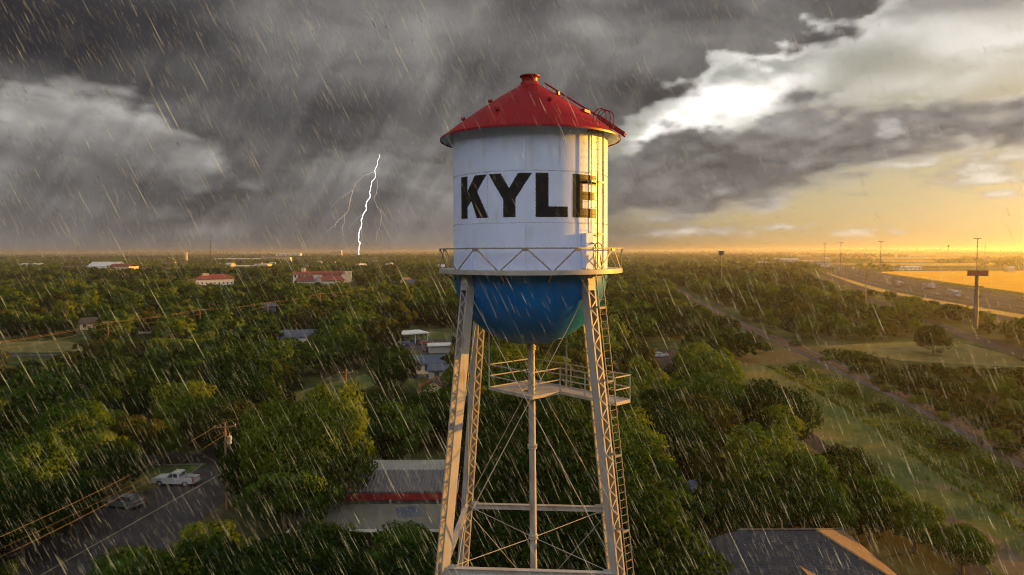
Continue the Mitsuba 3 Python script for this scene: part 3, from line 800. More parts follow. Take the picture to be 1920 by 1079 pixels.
def allowed(x, y, h, r):
    ok = np.ones(len(x), bool)
    for poly, hz in KEEP + BUILT:
        x0, y0, x1, y1 = poly.bounds
        smax = (30 - hz) / (30 - h * 0.93)
        near = ok & (y < y1 + 8) & (y * smax.max() > y0 - 8)
        idx = np.nonzero(near)[0]
        if not len(idx):
            continue
        big = poly.buffer(0)
        for s in np.linspace(0, 1, 7):
            k = 1 + (smax[idx] - 1) * s
            k = np.maximum(k, 1.0) if s else np.ones(len(idx))
            hit = shapely.contains_xy(big if s else big.buffer(2.2), x[idx] * k, y[idx] * k)
            ok[idx[hit]] = False
    return ok


KEY = [  # x, y, height, radius, kind, label
    (-24.4, 72.0, 14.6, 4.7, 1, 'largest tree in front of the tower, left lobe of the big pair beside the street'),
    (-19.7, 73.0, 15.6, 4.9, 1, 'tall full tree that hides the left end of the red shed'),
    (-21.8, 66.5, 9.6, 4.0, 0, 'lower tree tucked under the big pair of trees left of the tower'),
    (-9.0, 55.5, 7.6, 3.3, 0, 'round tree at the bottom just left of the front left tower leg'),
    (-14.5, 53.5, 6.6, 3.2, 2, 'dark small tree at the bottom between the big pair and the tower'),
    (-25.0, 55.0, 7.8, 4.0, 1, 'tree at the bottom edge on the right side of the street'),
    (-30.0, 52.0, 7.0, 3.6, 0, 'bushy tree at the bottom left beside the street bend'),
    (-52.5, 71.5, 10.6, 5.0, 0, 'pale green tree overhanging the street left of the parked car'),
    (-51.5, 82.5, 9.0, 3.9, 1, 'leafy tree directly behind the parked dark car'),
    (-59.0, 77.5, 9.6, 4.9, 2, 'dark tree at the left edge above the street'),
    (-53.0, 64.0, 8.0, 4.0, 2, 'low dark tree at the left edge on the near side of the street'),
    (-47.5, 71.8, 6.4, 3.0, 2, 'small dark tree overhanging the parked dark car from the near side'),
    (-48.8, 82.3, 7.2, 3.3, 2, 'dark tree shading the verge behind the parked dark car'),
    (-43.5, 103.5, 8.2, 3.8, 0, 'tree at the street corner behind the kerb'),
    (-62.0, 66.0, 10.5, 5.2, 2, 'shadowed tree in the bottom left corner'),
    (-58.0, 90.0, 10.6, 5.1, 0, 'olive tree with open top behind the white pickup'),
    (-50.5, 104.5, 10.4, 5.0, 1, 'tree behind the verge left of the street corner'),
    (-44.0, 130.0, 9.8, 4.6, 3, 'rusty brown tree beyond the street corner'),
    (-56.0, 121.0, 9.5, 4.6, 3, 'brownish tree in the left canopy above the white pickup'),
    (-24.5, 138.0, 11.0, 5.0, 2, 'dark rounded tree between the lawn and the brown roof'),
    (-21.0, 101.0, 8.8, 4.3, 2, 'leftmost tree of the dark row behind the red shed'),
    (-14.5, 102.5, 9.1, 4.4, 2, 'middle tree of the dark row behind the red shed'),
    (-8.0, 101.5, 8.6, 4.2, 2, 'rightmost tree of the dark row behind the red shed'),
    (-1.0, 101.0, 9.0, 4.6, 2, 'dark tree seen between the two left tower legs'),
    (5.5, 103.0, 8.6, 4.4, 3, 'rusty tree seen behind the riser pipe'),
    (12.0, 77.0, 11.4, 6.0, 1, 'big olive tree just right of the tower legs'),
    (4.5, 70.0, 8.0, 4.4, 0, 'tree seen through the middle of the tower legs'),
    (-1.5, 67.0, 7.2, 3.6, 2, 'low dark tree between the riser and the left tower legs'),
    (20.4, 66.5, 7.2, 3.0, 2, 'dark tree in front of the small blue roof'),
    (15.4, 66.0, 7.8, 3.2, 0, 'green tree left of the small blue roof'),
    (9.4, 62.5, 8.0, 3.7, 2, 'dark green tree at the bottom right of the tower'),
    (20.5, 83.0, 10.4, 4.6, 2, 'dark tree right of the big olive tree, above the blue roof'),
    (27.0, 73.5, 10.8, 4.7, 1, 'tall light tree standing behind the dark hip roof'),
    (22.3, 76.5, 8.4, 3.3, 3, 'small brownish tree left of the tall light tree'),
    (31.4, 73.5, 8.8, 3.9, 0, 'tree behind the sunlit end of the dark roof'),
    (35.2, 74.5, 7.4, 3.5, 2, 'dark tree at the path edge behind the sunlit roof end'),
    (38.6, 71.5, 6.2, 3.2, 0, 'tree right of the sunlit roof end beside the path'),
    (40.0, 66.5, 5.4, 2.9, 1, 'lowest tree of the row along the path at the bottom right'),
    (24.6, 67.6, 7.0, 3.2, 2, 'dark low tree directly behind the left half of the dark hip roof'),
    (28.6, 68.6, 6.6, 3.0, 2, 'dark low tree directly behind the middle of the dark hip roof'),
    (32.6, 69.2, 6.0, 2.8, 0, 'low tree directly behind the sunlit end of the dark hip roof'),
    (36.6, 68.6, 5.2, 2.6, 2, 'low dark tree filling the gap between the sunlit roof end and the path row'),
    (41.8, 62.0, 4.6, 2.4, 0, 'lowest bushy tree of the path row near the bottom right'),
    (39.5, 79.5, 7.2, 2.9, 2, 'dark tree at the left edge of the path'),
    (30.0, 100.0, 13.0, 6.4, 0, 'large rounded tree at the bend of the path'),
    (37.5, 97.0, 11.6, 5.0, 2, 'dark rounded tree overhanging the path'),
    (23.0, 98.0, 10.0, 5.2, 2, 'dark tree left of the large rounded tree by the path'),
    (66.0, 157.0, 3.8, 3.0, 0, 'low bush at the top end of the ditch'),
    (119.0, 192.0, 9.0, 4.5, 2, 'lone dark tree at the left of the dry pasture'),
    (141.0, 181.0, 8.8, 3.6, 2, 'spindly dark tree at the right of the dry pasture'),
    (147.5, 185.0, 8.2, 3.4, 2, 'dark tree at the right end of the dry pasture'),
    (372.0, 1010.0, 13.0, 12.0, 2, 'lone round tree on the highway verge'),
]
near_used = 0
for i, (x, y, h, r, kind, lab) in enumerate(KEY):
    ps = PROTO[('near', kind)]
    key = thing('tree', lab, 'tree')
    place(key, ps[i % len(ps)], x, y, h, r, rng.uniform(0, 360))

# canopy: a jittered grid that widens with distance
xs, ys = [], []
y = 40.0
while y < 900:
    s = 7.6 + 0.0035 * max(0, y - 100)
    for x in np.arange(-0.86 * y - 12, 0.86 * y + 12, s):
        xs.append(x + rng.uniform(-.42, .42) * s)
        ys.append(y + rng.uniform(-.42, .42) * s)
    y += s * 0.92
xs, ys = np.array(xs), np.array(ys)
sel = (np.hypot(xs - TX, ys - TY) > 16)
xs, ys = xs[sel], ys[sel]
big = meshkit.fbm(np.stack([xs / 60, ys / 60, 0 * xs], -1), 3, 77)
hs = np.clip(8.4 + 9 * (big - 0.5) + nrng.normal(0, 2.1, len(xs)), 4.2, 15.0)
rs_ = np.clip(hs * nrng.uniform(0.36, 0.64, len(xs)), 2.2, 6.8)
rx_ = np.interp(ys, [p[1] for p in RAILS], [p[0] for p in RAILS])
by_rail = (xs > rx_ - 8) & (xs < rx_ + 62) & (ys < 195)          # only scrub grows beside the railway here
hs = np.where(by_rail, np.clip(hs * 0.46, 2.4, 5.0), hs)
rs_ = np.where(by_rail, np.clip(rs_ * 0.7, 1.8, 3.6), rs_)
for d, n in ((0, 0),):
    keep = allowed(xs, ys, hs, rs_)
    low = ~keep
    h2, r2 = np.clip(hs * 0.42, 2.6, 4.5), np.clip(rs_ * 0.62, 1.8, 3.4)
    keep2 = low & (nrng.uniform(size=len(xs)) < 0.6) & allowed(xs, ys, h2, r2)
    hs, rs_ = np.where(keep2, h2, hs), np.where(keep2, r2, rs_)
    keep = keep | keep2
for x, y, h, r, *_ in KEY:
    keep &= np.hypot(xs - x, ys - y) > r * 0.75 + 1.6
gap = meshkit.fbm(np.stack([xs / 26, ys / 26, 0 * xs + 5], -1), 3, 15)
keep &= (gap < 0.66) | (ys < 120)
# the land right of the highway is open farmland
hx = np.interp(ys, [p[1] for p in HWYC], [p[0] for p in HWYC])
keep &= (xs < hx - 34) | (nrng.uniform(size=len(xs)) < 0.12) | ((ys > 560) & (big > 0.56))
xs, ys, hs, rs_, big = xs[keep], ys[keep], hs[keep], rs_[keep], big[keep]
tone = meshkit.fbm(np.stack([xs / 34, ys / 34, 0 * xs + 9], -1), 2, 31)
order = np.argsort(np.hypot(xs, ys))
zone_n = {}
budget = 300 - len(KEY)
TREES = []
for rank, i in enumerate(order):
    x, y, h, r = xs[i], ys[i], hs[i], rs_[i]
    u = rng.random()
    kind = 3 if (tone[i] > 0.63 and u < 0.6) else 2 if tone[i] < 0.42 or u < 0.22 else 1 if tone[i] > 0.54 else 0
    dist = math.hypot(x, y)
    lod = 'near' if dist < 125 else 'mid' if rank < budget else 'far'
    ps = PROTO[(lod, kind)]
    if rank < budget:
        key = thing('tree', 'tree', 'tree', 'trees of the town canopy')
        TREES.append((key, x, y, h, ('mid green', 'olive green', 'dark green', 'rusty brown')[kind]))
    else:
        key = f'woodland__{rank:05d}'
    place(key, ps[rank % len(ps)], x, y, h, r, rng.uniform(0, 360))
labels['woodland'] = {'label': 'unbroken woodland canopy stretching towards the horizon', 'kind': 'stuff'}


# far wood: low patches of crowns, coarser with distance
def patch(seed, side, n, hmin, hmax, leaf, L):
    rs = np.random.RandomState(seed)
    cs, ns = [], []
    for _ in range(n):
        c = np.array([*rs.uniform(-side / 2, side / 2, 2), 0])
        h, r = rs.uniform(hmin, hmax), rs.uniform(0.45, 0.75) * hmax
        u = unit(rs.normal(size=(L, 3)) + [0, 0, 0.5])
        u[:, 2] = np.abs(u[:, 2])
        cs.append(c + u * np.array([r, r, h]) * rs.uniform(0.8, 1.05, (L, 1)))
        ns.append(unit(u + rs.normal(size=u.shape) * 0.25))
    c, n_ = np.vstack(cs), np.vstack(ns)
    v, q = leaf_quads(c, unit(n_ + rs.normal(size=n_.shape) * 0.4), np.full(len(c), leaf) * rs.uniform(0.7, 1.3, len(c)), rs)
    return v, q, np.repeat(n_, 4, axis=0)


def scatter(name, y0, y1, step, side, n, hmin, hmax, leaf, L, kinds, prob, pw):
    global far_i
    for k in kinds:
        v, q, nn = patch(50 + k + int(step), side, n, hmin, hmax, leaf, L)
        scene[f'shape_{name}_{k}'] = {'type': 'shapegroup', 'mass': raw_shape((v, q), nn, LEAVES[k])}
    px_, py_ = [], []
    y = y0
    while y < y1:
        s = step * (1 + 0.25 * (y - y0) / y0)
        for x in np.arange(-0.82 * y, 0.82 * y, s):
            px_.append(x + rng.uniform(-.5, .5) * s)
            py_.append(y + rng.uniform(-.5, .5) * s)
        y += s
    px_, py_ = np.array(px_), np.array(py_)
    g = meshkit.fbm(np.stack([px_ / pw, py_ / pw, 0 * px_ + 3], -1), 3, 91)
    hx = np.interp(py_, [p[1] for p in HWYC], [p[0] for p in HWYC])
    east = px_ > hx - 45
    ok = np.where(east, g > 0.58, g > 1 - prob)
    pts = shapely.points(px_, py_)
    for poly in [HWY.buffer(side * 0.5), WHEAT.buffer(side * 0.5)] + FIELDS_FAR:
        ok &= ~shapely.contains(poly, pts)
    for x, y in TOWN:
        ok &= ~((np.abs(px_ - x * py_ / y) < side * 0.7) & (py_ < y + side) & (py_ > y * 0.80))
    z = -np.hypot(px_, py_) ** 2 / 2 / 7.4e6
    for j in np.nonzero(ok)[0]:
        kk = kinds[int(rng.random() * len(kinds))]
        s = 1 + 0.25 * (py_[j] - y0) / y0
        scene[f'{name}__{j:05d}'] = {'type': 'instance', 'shapegroup': {'type': 'ref', 'id': f'shape_{name}_{kk}'},
                                     'to_world': T().translate([px_[j], py_[j], 0.0]).rotate([0, 0, 1], rng.uniform(0, 360)).scale([s, s, rng.uniform(0.8, 1.15)])}


# x, y of far buildings that keep a clear foreground (see the town further down)
TOWN = [(-640, 1080), (-560, 1000), (-1040, 2150), (-600, 1500), (-470, 1250), (-330, 1100), (-210, 960), (-250, 1350), (-110, 1150), (-900, 1900), (-350, 1900), (-120, 2100), (-700, 2200), (600, 1036), (300, 1124), (330, 1500), (140, 1700), (560, 1900)]
labels['far_woodland'] = {'label': 'low band of dark woodland in the distance', 'kind': 'stuff'}
labels['horizon_woodland'] = {'label': 'thin line of trees along the horizon', 'kind': 'stuff'}
scatter('far_woodland', 880, 2600, 34, 38, 7, 7, 11, 1.9, 26, (0, 2, 1), 0.60, 260)
scatter('horizon_woodland', 2600, 9500, 150, 170, 20, 7, 12, 6.0, 22, (2, 0), 0.55, 700)

# ---------------------------------------------------------------- buildings
mat('wall_white', tint((0.62, 0.60, 0.55), 0.10, 0.8, (0.36, 0.32, 0.27), 0.5), 0.85)
mat('wall_tan', tint((0.50, 0.40, 0.27), 0.12, 0.8, (0.30, 0.24, 0.17), 0.5), 0.85)
mat('wall_brick', tint((0.28, 0.14, 0.09), 0.2, 1.5), 0.9)
mat('wall_grey', tint((0.34, 0.34, 0.34), 0.12, 0.8), 0.85)
mat('wall_red', tint((0.20, 0.010, 0.013), 0.16, 0.9, (0.11, 0.012, 0.012), 0.5), 0.6)
mat('roof_tile_red', tint((0.16, 0.035, 0.032), 0.25, 2.0), 0.8)
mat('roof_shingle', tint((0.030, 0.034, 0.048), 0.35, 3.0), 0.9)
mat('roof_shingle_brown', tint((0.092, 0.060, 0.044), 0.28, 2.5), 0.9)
mat('roof_blue', tint((0.060, 0.078, 0.120), 0.25, 1.2), 0.6)
mat('roof_pale', tint((0.52, 0.52, 0.50), 0.18, 0.9, (0.30, 0.29, 0.27), 0.5), 0.6)
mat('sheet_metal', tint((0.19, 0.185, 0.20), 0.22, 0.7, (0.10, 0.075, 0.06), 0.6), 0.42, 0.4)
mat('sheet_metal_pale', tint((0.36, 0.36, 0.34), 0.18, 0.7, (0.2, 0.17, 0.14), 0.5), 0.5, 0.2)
mat('window_glass', (0.03, 0.035, 0.045), 0.15, spec=0.6)
mat('trim', (0.55, 0.54, 0.50), 0.6)
mat('door_paint', (0.12, 0.07, 0.05), 0.6)
mat('fence_wood', tint((0.42, 0.21, 0.085), 0.2, 2.0), 0.85)


class Site:
    def __init__(self, x, y, rz=0.0, z=0.0):
        self.o, self.k, self.s = np.array([x, y, z]), math.cos(rz), math.sin(rz)

    def __call__(self, m):
        v, f = m.get() if isinstance(m, MB) else m
        r = np.column_stack([v[:, 0] * self.k - v[:, 1] * self.s, v[:, 0] * self.s + v[:, 1] * self.k, v[:, 2]])
        return r + self.o, f


def prism(m, pts, z0, z1):
    """Closed upright prism over a convex polygon."""
    p = np.asarray(pts, float)
    n = len(p)
    v = np.vstack([np.column_stack([p, np.full(n, z0)]), np.column_stack([p, np.full(n, z1)])])
    f = [[i, (i + 1) % n, n + (i + 1) % n] for i in range(n)] + [[i, n + (i + 1) % n, n + i] for i in range(n)]
    f += [[0, i + 1, i] for i in range(1, n - 1)] + [[n, n + i, n + i + 1] for i in range(1, n - 1)]
    return m.add(v, f)


def roof_slab(m, pts, t=0.16):
    """A flat roof plane through the corner points, with thickness downwards."""
    p = np.asarray(pts, float)
    n = len(p)
    v = np.vstack([p, p - [0, 0, t]])
    f = [[0, i, i + 1] for i in range(1, n - 1)] + [[n, n + i + 1, n + i] for i in range(1, n - 1)]
    f += [[(i + 1) % n, i, n + i] for i in range(n)] + [[(i + 1) % n, n + i, n + (i + 1) % n] for i in range(n)]
    return m.add(v, f)


def windows(st, key, wall_y, xs, zs, w=1.1, h=1.4, face=-1, along='x', name='window'):
    for z in zs:
        for x in xs:
            c = (x, wall_y + face * 0.03, z) if along == 'x' else (wall_y + face * 0.03, x, z)
            s = (w, 0.06, h) if along == 'x' else (0.06, w, h)
            k = part(key, name, st(MB().box(c, s)), 'window_glass')
            f = MB()
            for e in (-1, 1):
                d = (e * (w / 2 + 0.05), 0, 0) if along == 'x' else (0, e * (w / 2 + 0.05), 0)
                f.box(np.add(c, d), (0.10, 0.10, h + 0.2) if along == 'x' else (0.10, 0.10, h + 0.2))
                f.box(np.add(c, (0, 0, e * (h / 2 + 0.05))), (w, 0.10, 0.10) if along == 'x' else (0.10, w, 0.10))
            part(k, 'frame', st(f), 'trim')


def house(name, label, x, y, rz, w, d, hw, hr, wall, roof, category='house', hip=0.0, win=True, chimney=False, over=0.45, group=None, simple=False):
    """A house w by d (ridge along its w side) with walls hw high and a roof hr higher; hip > 0 slopes the ends in by that much."""
    st = Site(x, y, rz)
    key = thing(name, label, category, group)
    POS[key] = (x, y)
    m = MB()
    prism(m, [(-w / 2, -d / 2), (w / 2, -d / 2), (w / 2, d / 2), (-w / 2, d / 2)], 0, hw)
    if not hip:
        for s in (-1, 1):
            g = np.array([[s * w / 2, -d / 2, hw], [s * w / 2, d / 2, hw], [s * w / 2, 0, hw + hr - 0.12]])
            v = np.vstack([g, g - [s * 0.15, 0, 0]])
            m.add(v, [[0, 1, 2], [3, 5, 4], [0, 3, 4], [0, 4, 1], [1, 4, 5], [1, 5, 2], [2, 5, 3], [2, 3, 0]])
    part(key, 'wall', st(m), wall)
    W, D, z0 = w / 2 + over, d / 2 + over, hw - over * hr / (d / 2)
    for s in (-1, 1):
        part(key, 'roof', st(roof_slab(MB(), [(-W, s * D, z0), (W, s * D, z0), (W - hip - (over if hip else 0), 0, hw + hr), (-W + hip + (over if hip else 0), 0, hw + hr)][:: -s])), roof)
    if hip:
        for s in (-1, 1):
            part(key, 'roof', st(roof_slab(MB(), [(s * W, -D, z0), (s * W, D, z0), (s * (W - hip - over), 0, hw + hr)][:: s])), roof)
    if simple:
        return key
    if chimney:
        part(key, 'chimney', st(MB().box((w * 0.2, 0.3, hw + hr * 0.8), (0.7, 0.7, 1.8))), 'wall_brick')
    if win:
        n = max(1, int(w // 3.2))
        xs = [(-w / 2) + (i + 0.5) * w / n for i in range(n)]
        for face in (-1, 1):
            mid = n // 2 if face < 0 else -1
            zs = [1.5] if hw < 4.5 else [1.6 + 3.0 * j for j in range(int(hw // 3))]
            windows(st, key, face * d / 2, [q for i, q in enumerate(xs) if i != mid or len(zs) > 1], zs, face=face)
            if mid >= 0 and len(zs) == 1:
                k = part(key, 'door', st(MB().box((xs[mid], -d / 2 - 0.03, 1.02), (0.95, 0.06, 2.04))), 'door_paint')
                part(k, 'handle', st(MB().box((xs[mid] + 0.36, -d / 2 - 0.09, 1.0), (0.05, 0.06, 0.12))), 'trim')
        for face in (-1, 1):
            windows(st, key, face * w / 2, [0.0] if d < 8 else [-d / 4, d / 4], [1.5] if hw < 4.5 else [1.6 + 3.0 * j for j in range(int(hw // 3))], face=face, along='y')
    return key


def corrugated(st, key, name, x0, x1, ya, za, yb, zb, pitch, bsdf, depth=0.05, wide=1.0):
    """Roof sheets side by side, each a sheet of its own with ribs running down the slope from (ya, za) to (yb, zb)."""
    n = max(1, round((x1 - x0) / wide))
    for k in range(n):
        a, b = x0 + (x1 - x0) * k / n, x0 + (x1 - x0) * (k + 1) / n - 0.01
        xs = np.linspace(a, b, max(4, int((b - a) / pitch * 4)) + 1)
        rib = np.where(np.arange(len(xs)) % 4 < 2, depth, 0.0) + (0.012 if k % 2 else 0.0)
        v = np.vstack([np.column_stack([xs, np.full(len(xs), ya), za + rib]), np.column_stack([xs, np.full(len(xs), yb), zb + rib])])
        v = np.vstack([v, v - [0, 0, 0.06]])
        L = len(xs)
        f = []
        for i in range(L - 1):
            f += [[i, i + 1, L + i + 1], [i, L + i + 1, L + i], [2 * L + i, 3 * L + i + 1, 2 * L + i + 1], [2 * L + i, 3 * L + i, 3 * L + i + 1]]
            f += [[i, 2 * L + i, 2 * L + i + 1], [i, 2 * L + i + 1, i + 1], [L + i, L + i + 1, 3 * L + i + 1], [L + i, 3 * L + i + 1, 3 * L + i]]
        f += [[0, L, 3 * L], [0, 3 * L, 2 * L], [L - 1, 3 * L - 1, 4 * L - 1], [L - 1, 4 * L - 1, 2 * L - 1]]
        f = np.array(f)
        if yb < ya:
            f = f[:, ::-1]
        part(key, name, st((v, f)), bsdf)


# red shed with an open front under a ribbed metal roof
shed = thing('red_shed', 'long low red metal shed with ribbed grey roof beside the tower legs', 'shed')
st = Site(0, 0)
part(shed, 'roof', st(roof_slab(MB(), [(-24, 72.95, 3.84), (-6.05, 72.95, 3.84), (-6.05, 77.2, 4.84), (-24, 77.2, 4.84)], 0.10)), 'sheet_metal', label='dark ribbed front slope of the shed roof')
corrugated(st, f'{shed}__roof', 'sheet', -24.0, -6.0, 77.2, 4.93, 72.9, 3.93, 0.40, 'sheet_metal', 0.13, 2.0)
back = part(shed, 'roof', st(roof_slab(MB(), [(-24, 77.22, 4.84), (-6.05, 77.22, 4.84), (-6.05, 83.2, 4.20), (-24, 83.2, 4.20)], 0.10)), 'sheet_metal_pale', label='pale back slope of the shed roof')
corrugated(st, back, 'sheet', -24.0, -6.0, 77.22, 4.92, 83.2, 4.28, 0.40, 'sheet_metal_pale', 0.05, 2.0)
part(shed, 'fascia', MB().box((-15.0, 72.98, 3.42), (18.0, 0.08, 0.78)).get(), 'wall_red')
m = prism(MB(), [(73.05, 0), (83.0, 0), (83.0, 4.12), (77.2, 4.76), (73.05, 3.78)], -6.22, -6.08)
gv, gf = m.get()
part(shed, 'gable_wall', (gv[:, [2, 0, 1]], gf), 'wall_red')
part(shed, 'gable_wall', (gv[:, [2, 0, 1]] - [17.7, 0, 0], gf), 'wall_red')
part(shed, 'back_wall', MB().box((-15.0, 82.95, 2.05), (17.5, 0.12, 4.1)).get(), 'wall_red')
part(shed, 'gable_trim', MB().bar((-6.0, 72.9, 3.86), (-6.0, 77.2, 4.88), 0.06, 0.22).bar((-6.0, 77.2, 4.88), (-6.0, 83.2, 4.24), 0.06, 0.22).get(), 'trim')
for x in (-23.7, -18.5, -13.3, -8.2, -6.2):
    part(shed, 'post', MB().box((x, 73.0, 1.55), (0.16, 0.16, 3.1)).get(), 'steel_paint')
part(shed, 'inner_wall', MB().box((-15.0, 74.6, 1.7), (17.3, 0.12, 3.4)).get(), 'wall_grey')

# pale flat roof of the lean-to in front of the shed
lean = thing('flat_lean_to', 'pale flat roofed lean-to in front of the red shed', 'lean-to')
k = part(lean, 'roof', MB().box((-14.2, 69.2, 2.56), (16.0, 7.2, 0.16)).get(), 'pale_concrete')
part(k, 'kerb', MB().box((-14.2, 65.64, 2.68), (16.0, 0.12, 0.2)).box((-6.26, 69.2, 2.68), (0.12, 7.2, 0.2)).get(), 'trim')
for x in np.arange(-22.2 + 4, -6.5, 4.0):
    part(k, 'joint_strip', MB().box((x, 69.2, 2.65), (0.10, 7.0, 0.03)).get(), 'sheet_metal')
part(k, 'patch', MB().box((-11.0, 70.6, 2.648), (2.4, 3.0, 0.02), 0.3).get(), 'roof_blue')
for x in (-21.8, -17.0, -12.0, -6.6):
    part(lean, 'post', MB().box((x, 66.0, 1.24), (0.16, 0.16, 2.48)).get(), 'steel_paint')

# dark hip roof house at the bottom right
hh = thing('dark_roof_house', 'house with big dark shingle hip roof, its right slope lit orange', 'house')
prism_pts = [(13.5, 51.6), (31.4, 51.6), (31.4, 64.4), (15.4, 60.0)]
part(hh, 'wall', prism(MB(), prism_pts, 0, 3.0).get(), 'wall_brick')
R0, R1 = (19.6, 57.8, 5.9), (26.1, 57.8, 5.9)
FL_, FR_, BR_, BL_ = (12.9, 51.0, 2.95), (32.0, 51.0, 2.95), (32.0, 65.0, 2.95), (14.5, 60.6, 2.95)


def shingled(key, quad, rows, bsdf):
    """Courses of shingles laid over a roof plane: each course a thin lapped strip."""
    a, b, c, d = (np.asarray(q, float) for q in quad)
    n = np.cross(b - a, d - a)
    n = n / np.linalg.norm(n)
    for r in range(rows):
        t0, t1 = r / rows, (r + 1.15) / rows if r < rows - 1 else 1.0
        p = [a + (d - a) * t0, b + (c - b) * t0, b + (c - b) * t1, a + (d - a) * t1]
        p = [p[0] + n * 0.035, p[1] + n * 0.035, p[2] + n * 0.012, p[3] + n * 0.012]
        part(key, 'shingle_course', roof_slab(MB(), p, 0.02).get(), bsdf)


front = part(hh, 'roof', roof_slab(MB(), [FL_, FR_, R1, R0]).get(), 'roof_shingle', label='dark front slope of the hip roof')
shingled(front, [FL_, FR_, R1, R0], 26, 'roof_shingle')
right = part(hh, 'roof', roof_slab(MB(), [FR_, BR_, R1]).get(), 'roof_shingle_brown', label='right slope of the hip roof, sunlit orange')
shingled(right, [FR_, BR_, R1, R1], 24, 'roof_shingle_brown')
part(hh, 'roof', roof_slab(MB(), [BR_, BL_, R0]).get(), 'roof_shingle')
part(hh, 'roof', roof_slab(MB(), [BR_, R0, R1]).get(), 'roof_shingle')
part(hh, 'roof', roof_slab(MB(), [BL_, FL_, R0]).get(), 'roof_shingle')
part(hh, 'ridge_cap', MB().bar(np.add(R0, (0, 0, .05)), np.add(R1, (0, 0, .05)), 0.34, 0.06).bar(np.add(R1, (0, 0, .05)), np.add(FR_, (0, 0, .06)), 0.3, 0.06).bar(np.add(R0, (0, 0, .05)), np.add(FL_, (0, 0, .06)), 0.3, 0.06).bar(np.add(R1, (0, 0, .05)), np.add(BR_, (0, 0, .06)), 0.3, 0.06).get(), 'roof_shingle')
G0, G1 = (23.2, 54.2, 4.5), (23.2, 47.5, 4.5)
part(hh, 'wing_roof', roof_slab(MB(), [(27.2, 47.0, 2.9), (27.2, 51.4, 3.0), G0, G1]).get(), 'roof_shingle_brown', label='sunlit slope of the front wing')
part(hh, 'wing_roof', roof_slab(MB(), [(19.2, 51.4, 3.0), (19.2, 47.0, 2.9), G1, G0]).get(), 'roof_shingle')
part(hh, 'wing_wall', prism(MB(), [(19.6, 47.6), (26.8, 47.6), (26.8, 51.6), (19.6, 51.6)], 0, 2.9).get(), 'wall_brick')
for x in (28.0, 30.0):
    part(hh, 'vent_pipe', MB().tube([(x - 4.2, 59.2, 5.2), (x - 4.2, 59.2, 6.2)], 0.06, 8).get(), 'sheet_metal')

# smaller houses among the trees
house('blue_roof_house', 'low house with slate blue roof right of the tower below the olive tree', 17.5, 73.0, 0.5, 7, 5.5, 2.8, 1.9, 'wall_brick', 'roof_blue')
house('blue_metal_house', 'long house with blue grey metal roof left of the tower beyond the wooden fence', -19.5, 169.5, 0.05, 13, 6.0, 2.8, 1.5, 'wall_tan', 'roof_blue')
house('blue_metal_annex', 'small annex with bluish lean-to roof in front of the long blue grey roof', -15.8, 160.5, 0.05, 7.5, 6.5, 2.7, 1.0, 'wall_grey', 'roof_blue')
house('brown_gable_house', 'small house with sunlit brown gable roof left of the tower leg', -14.6, 137.0, 1.35, 8.0, 6.5, 2.6, 2.3, 'wall_tan', 'roof_shingle_brown')
house('pale_roof_shed', 'small shed with pale bluish flat roof beside the side street', -22.0, 203.5, 0.2, 6.2, 4.2, 2.3, 0.5, 'wall_grey', 'roof_pale', 'shed', win=False)
house('tan_roof_house', 'cottage with light tan roof standing in the left canopy', -136.5, 257.0, 0.32, 14.5, 7.5, 3.0, 1.9, 'wall_white', 'roof_shingle_brown', chimney=True)
house('small_tan_house', 'tiny sunlit house at the end of the stubble field', -166.5, 269.0, 0.3, 6.5, 5.5, 3.0, 1.6, 'wall_tan', 'roof_shingle_brown')
house('brown_roof_house', 'house with dull brown roof half hidden in the left canopy', -110.0, 246.5, 0.3, 10.5, 7.0, 2.8, 2.0, 'wall_brick', 'roof_shingle_brown')
house('slate_roof_house', 'house with dark blue roof and a sunlit front gable in mid canopy', -68.5, 223.0, 0.18, 14.0, 7.0, 2.9, 1.8, 'wall_white', 'roof_blue')
house('white_gable_house', 'low pale house with bright gable end below the slate roof', -69.0, 177.0, 0.35, 8.0, 5.5, 2.6, 1.5, 'wall_white', 'roof_shingle_brown')
house('blue_shed', 'bright blue shed beside a power pole in the left canopy', -119.0, 329.0, 0.3, 9.0, 7.0, 4.4, 1.2, 'roof_blue', 'roof_blue', 'shed')
house('yellow_front_house', 'tiny house with glowing yellow front beside the left power poles', -132.0, 318.0, 0.3, 7.0, 6.0, 3.0, 1.2, 'wall_tan', 'roof_shingle')
house('orange_gable_house', 'distant house with sunlit orange gable left of the balcony', -93.0, 601.0, 1.2, 12, 9, 3.4, 4.2, 'wall_tan', 'roof_shingle_brown')
house('grey_roof_house', 'grey roofed house right of the orange gable', -82.0, 596.0, 0.1, 17, 9, 3.0, 3.0, 'wall_grey', 'roof_blue')
house('white_bungalow', 'small white bungalow in the dark trees left of the orange gable', -134.0, 640.0, 0.2, 9, 7, 3.2, 2.0, 'wall_white', 'roof_pale')

# white flat-roofed shop by the side street
shop = thing('flat_roof_shop', 'white flat roofed building with a parking canopy by the side street', 'building')
st = Site(-36.0, 223.0, 0.55)
part(shop, 'wall', st(MB().box((-2.0, 2.0, 1.6), (8.0, 6.0, 3.2))), 'wall_tan')
part(shop, 'roof', st(MB().box((0.5, 0.6, 3.38), (15.0, 9.5, 0.34))), 'roof_pale')
for x in (3.0, 7.4):
    part(shop, 'post', st(MB().box((x, -3.4, 1.6), (0.28, 0.28, 3.2))), 'trim')
windows(st, shop, -1.0, [-4.6, -2.4, -0.2], [1.6], 1.5, 1.5)
k = part(shop, 'door', st(MB().box((1.3, -1.03, 1.05), (1.0, 0.06, 2.1))), 'door_paint')

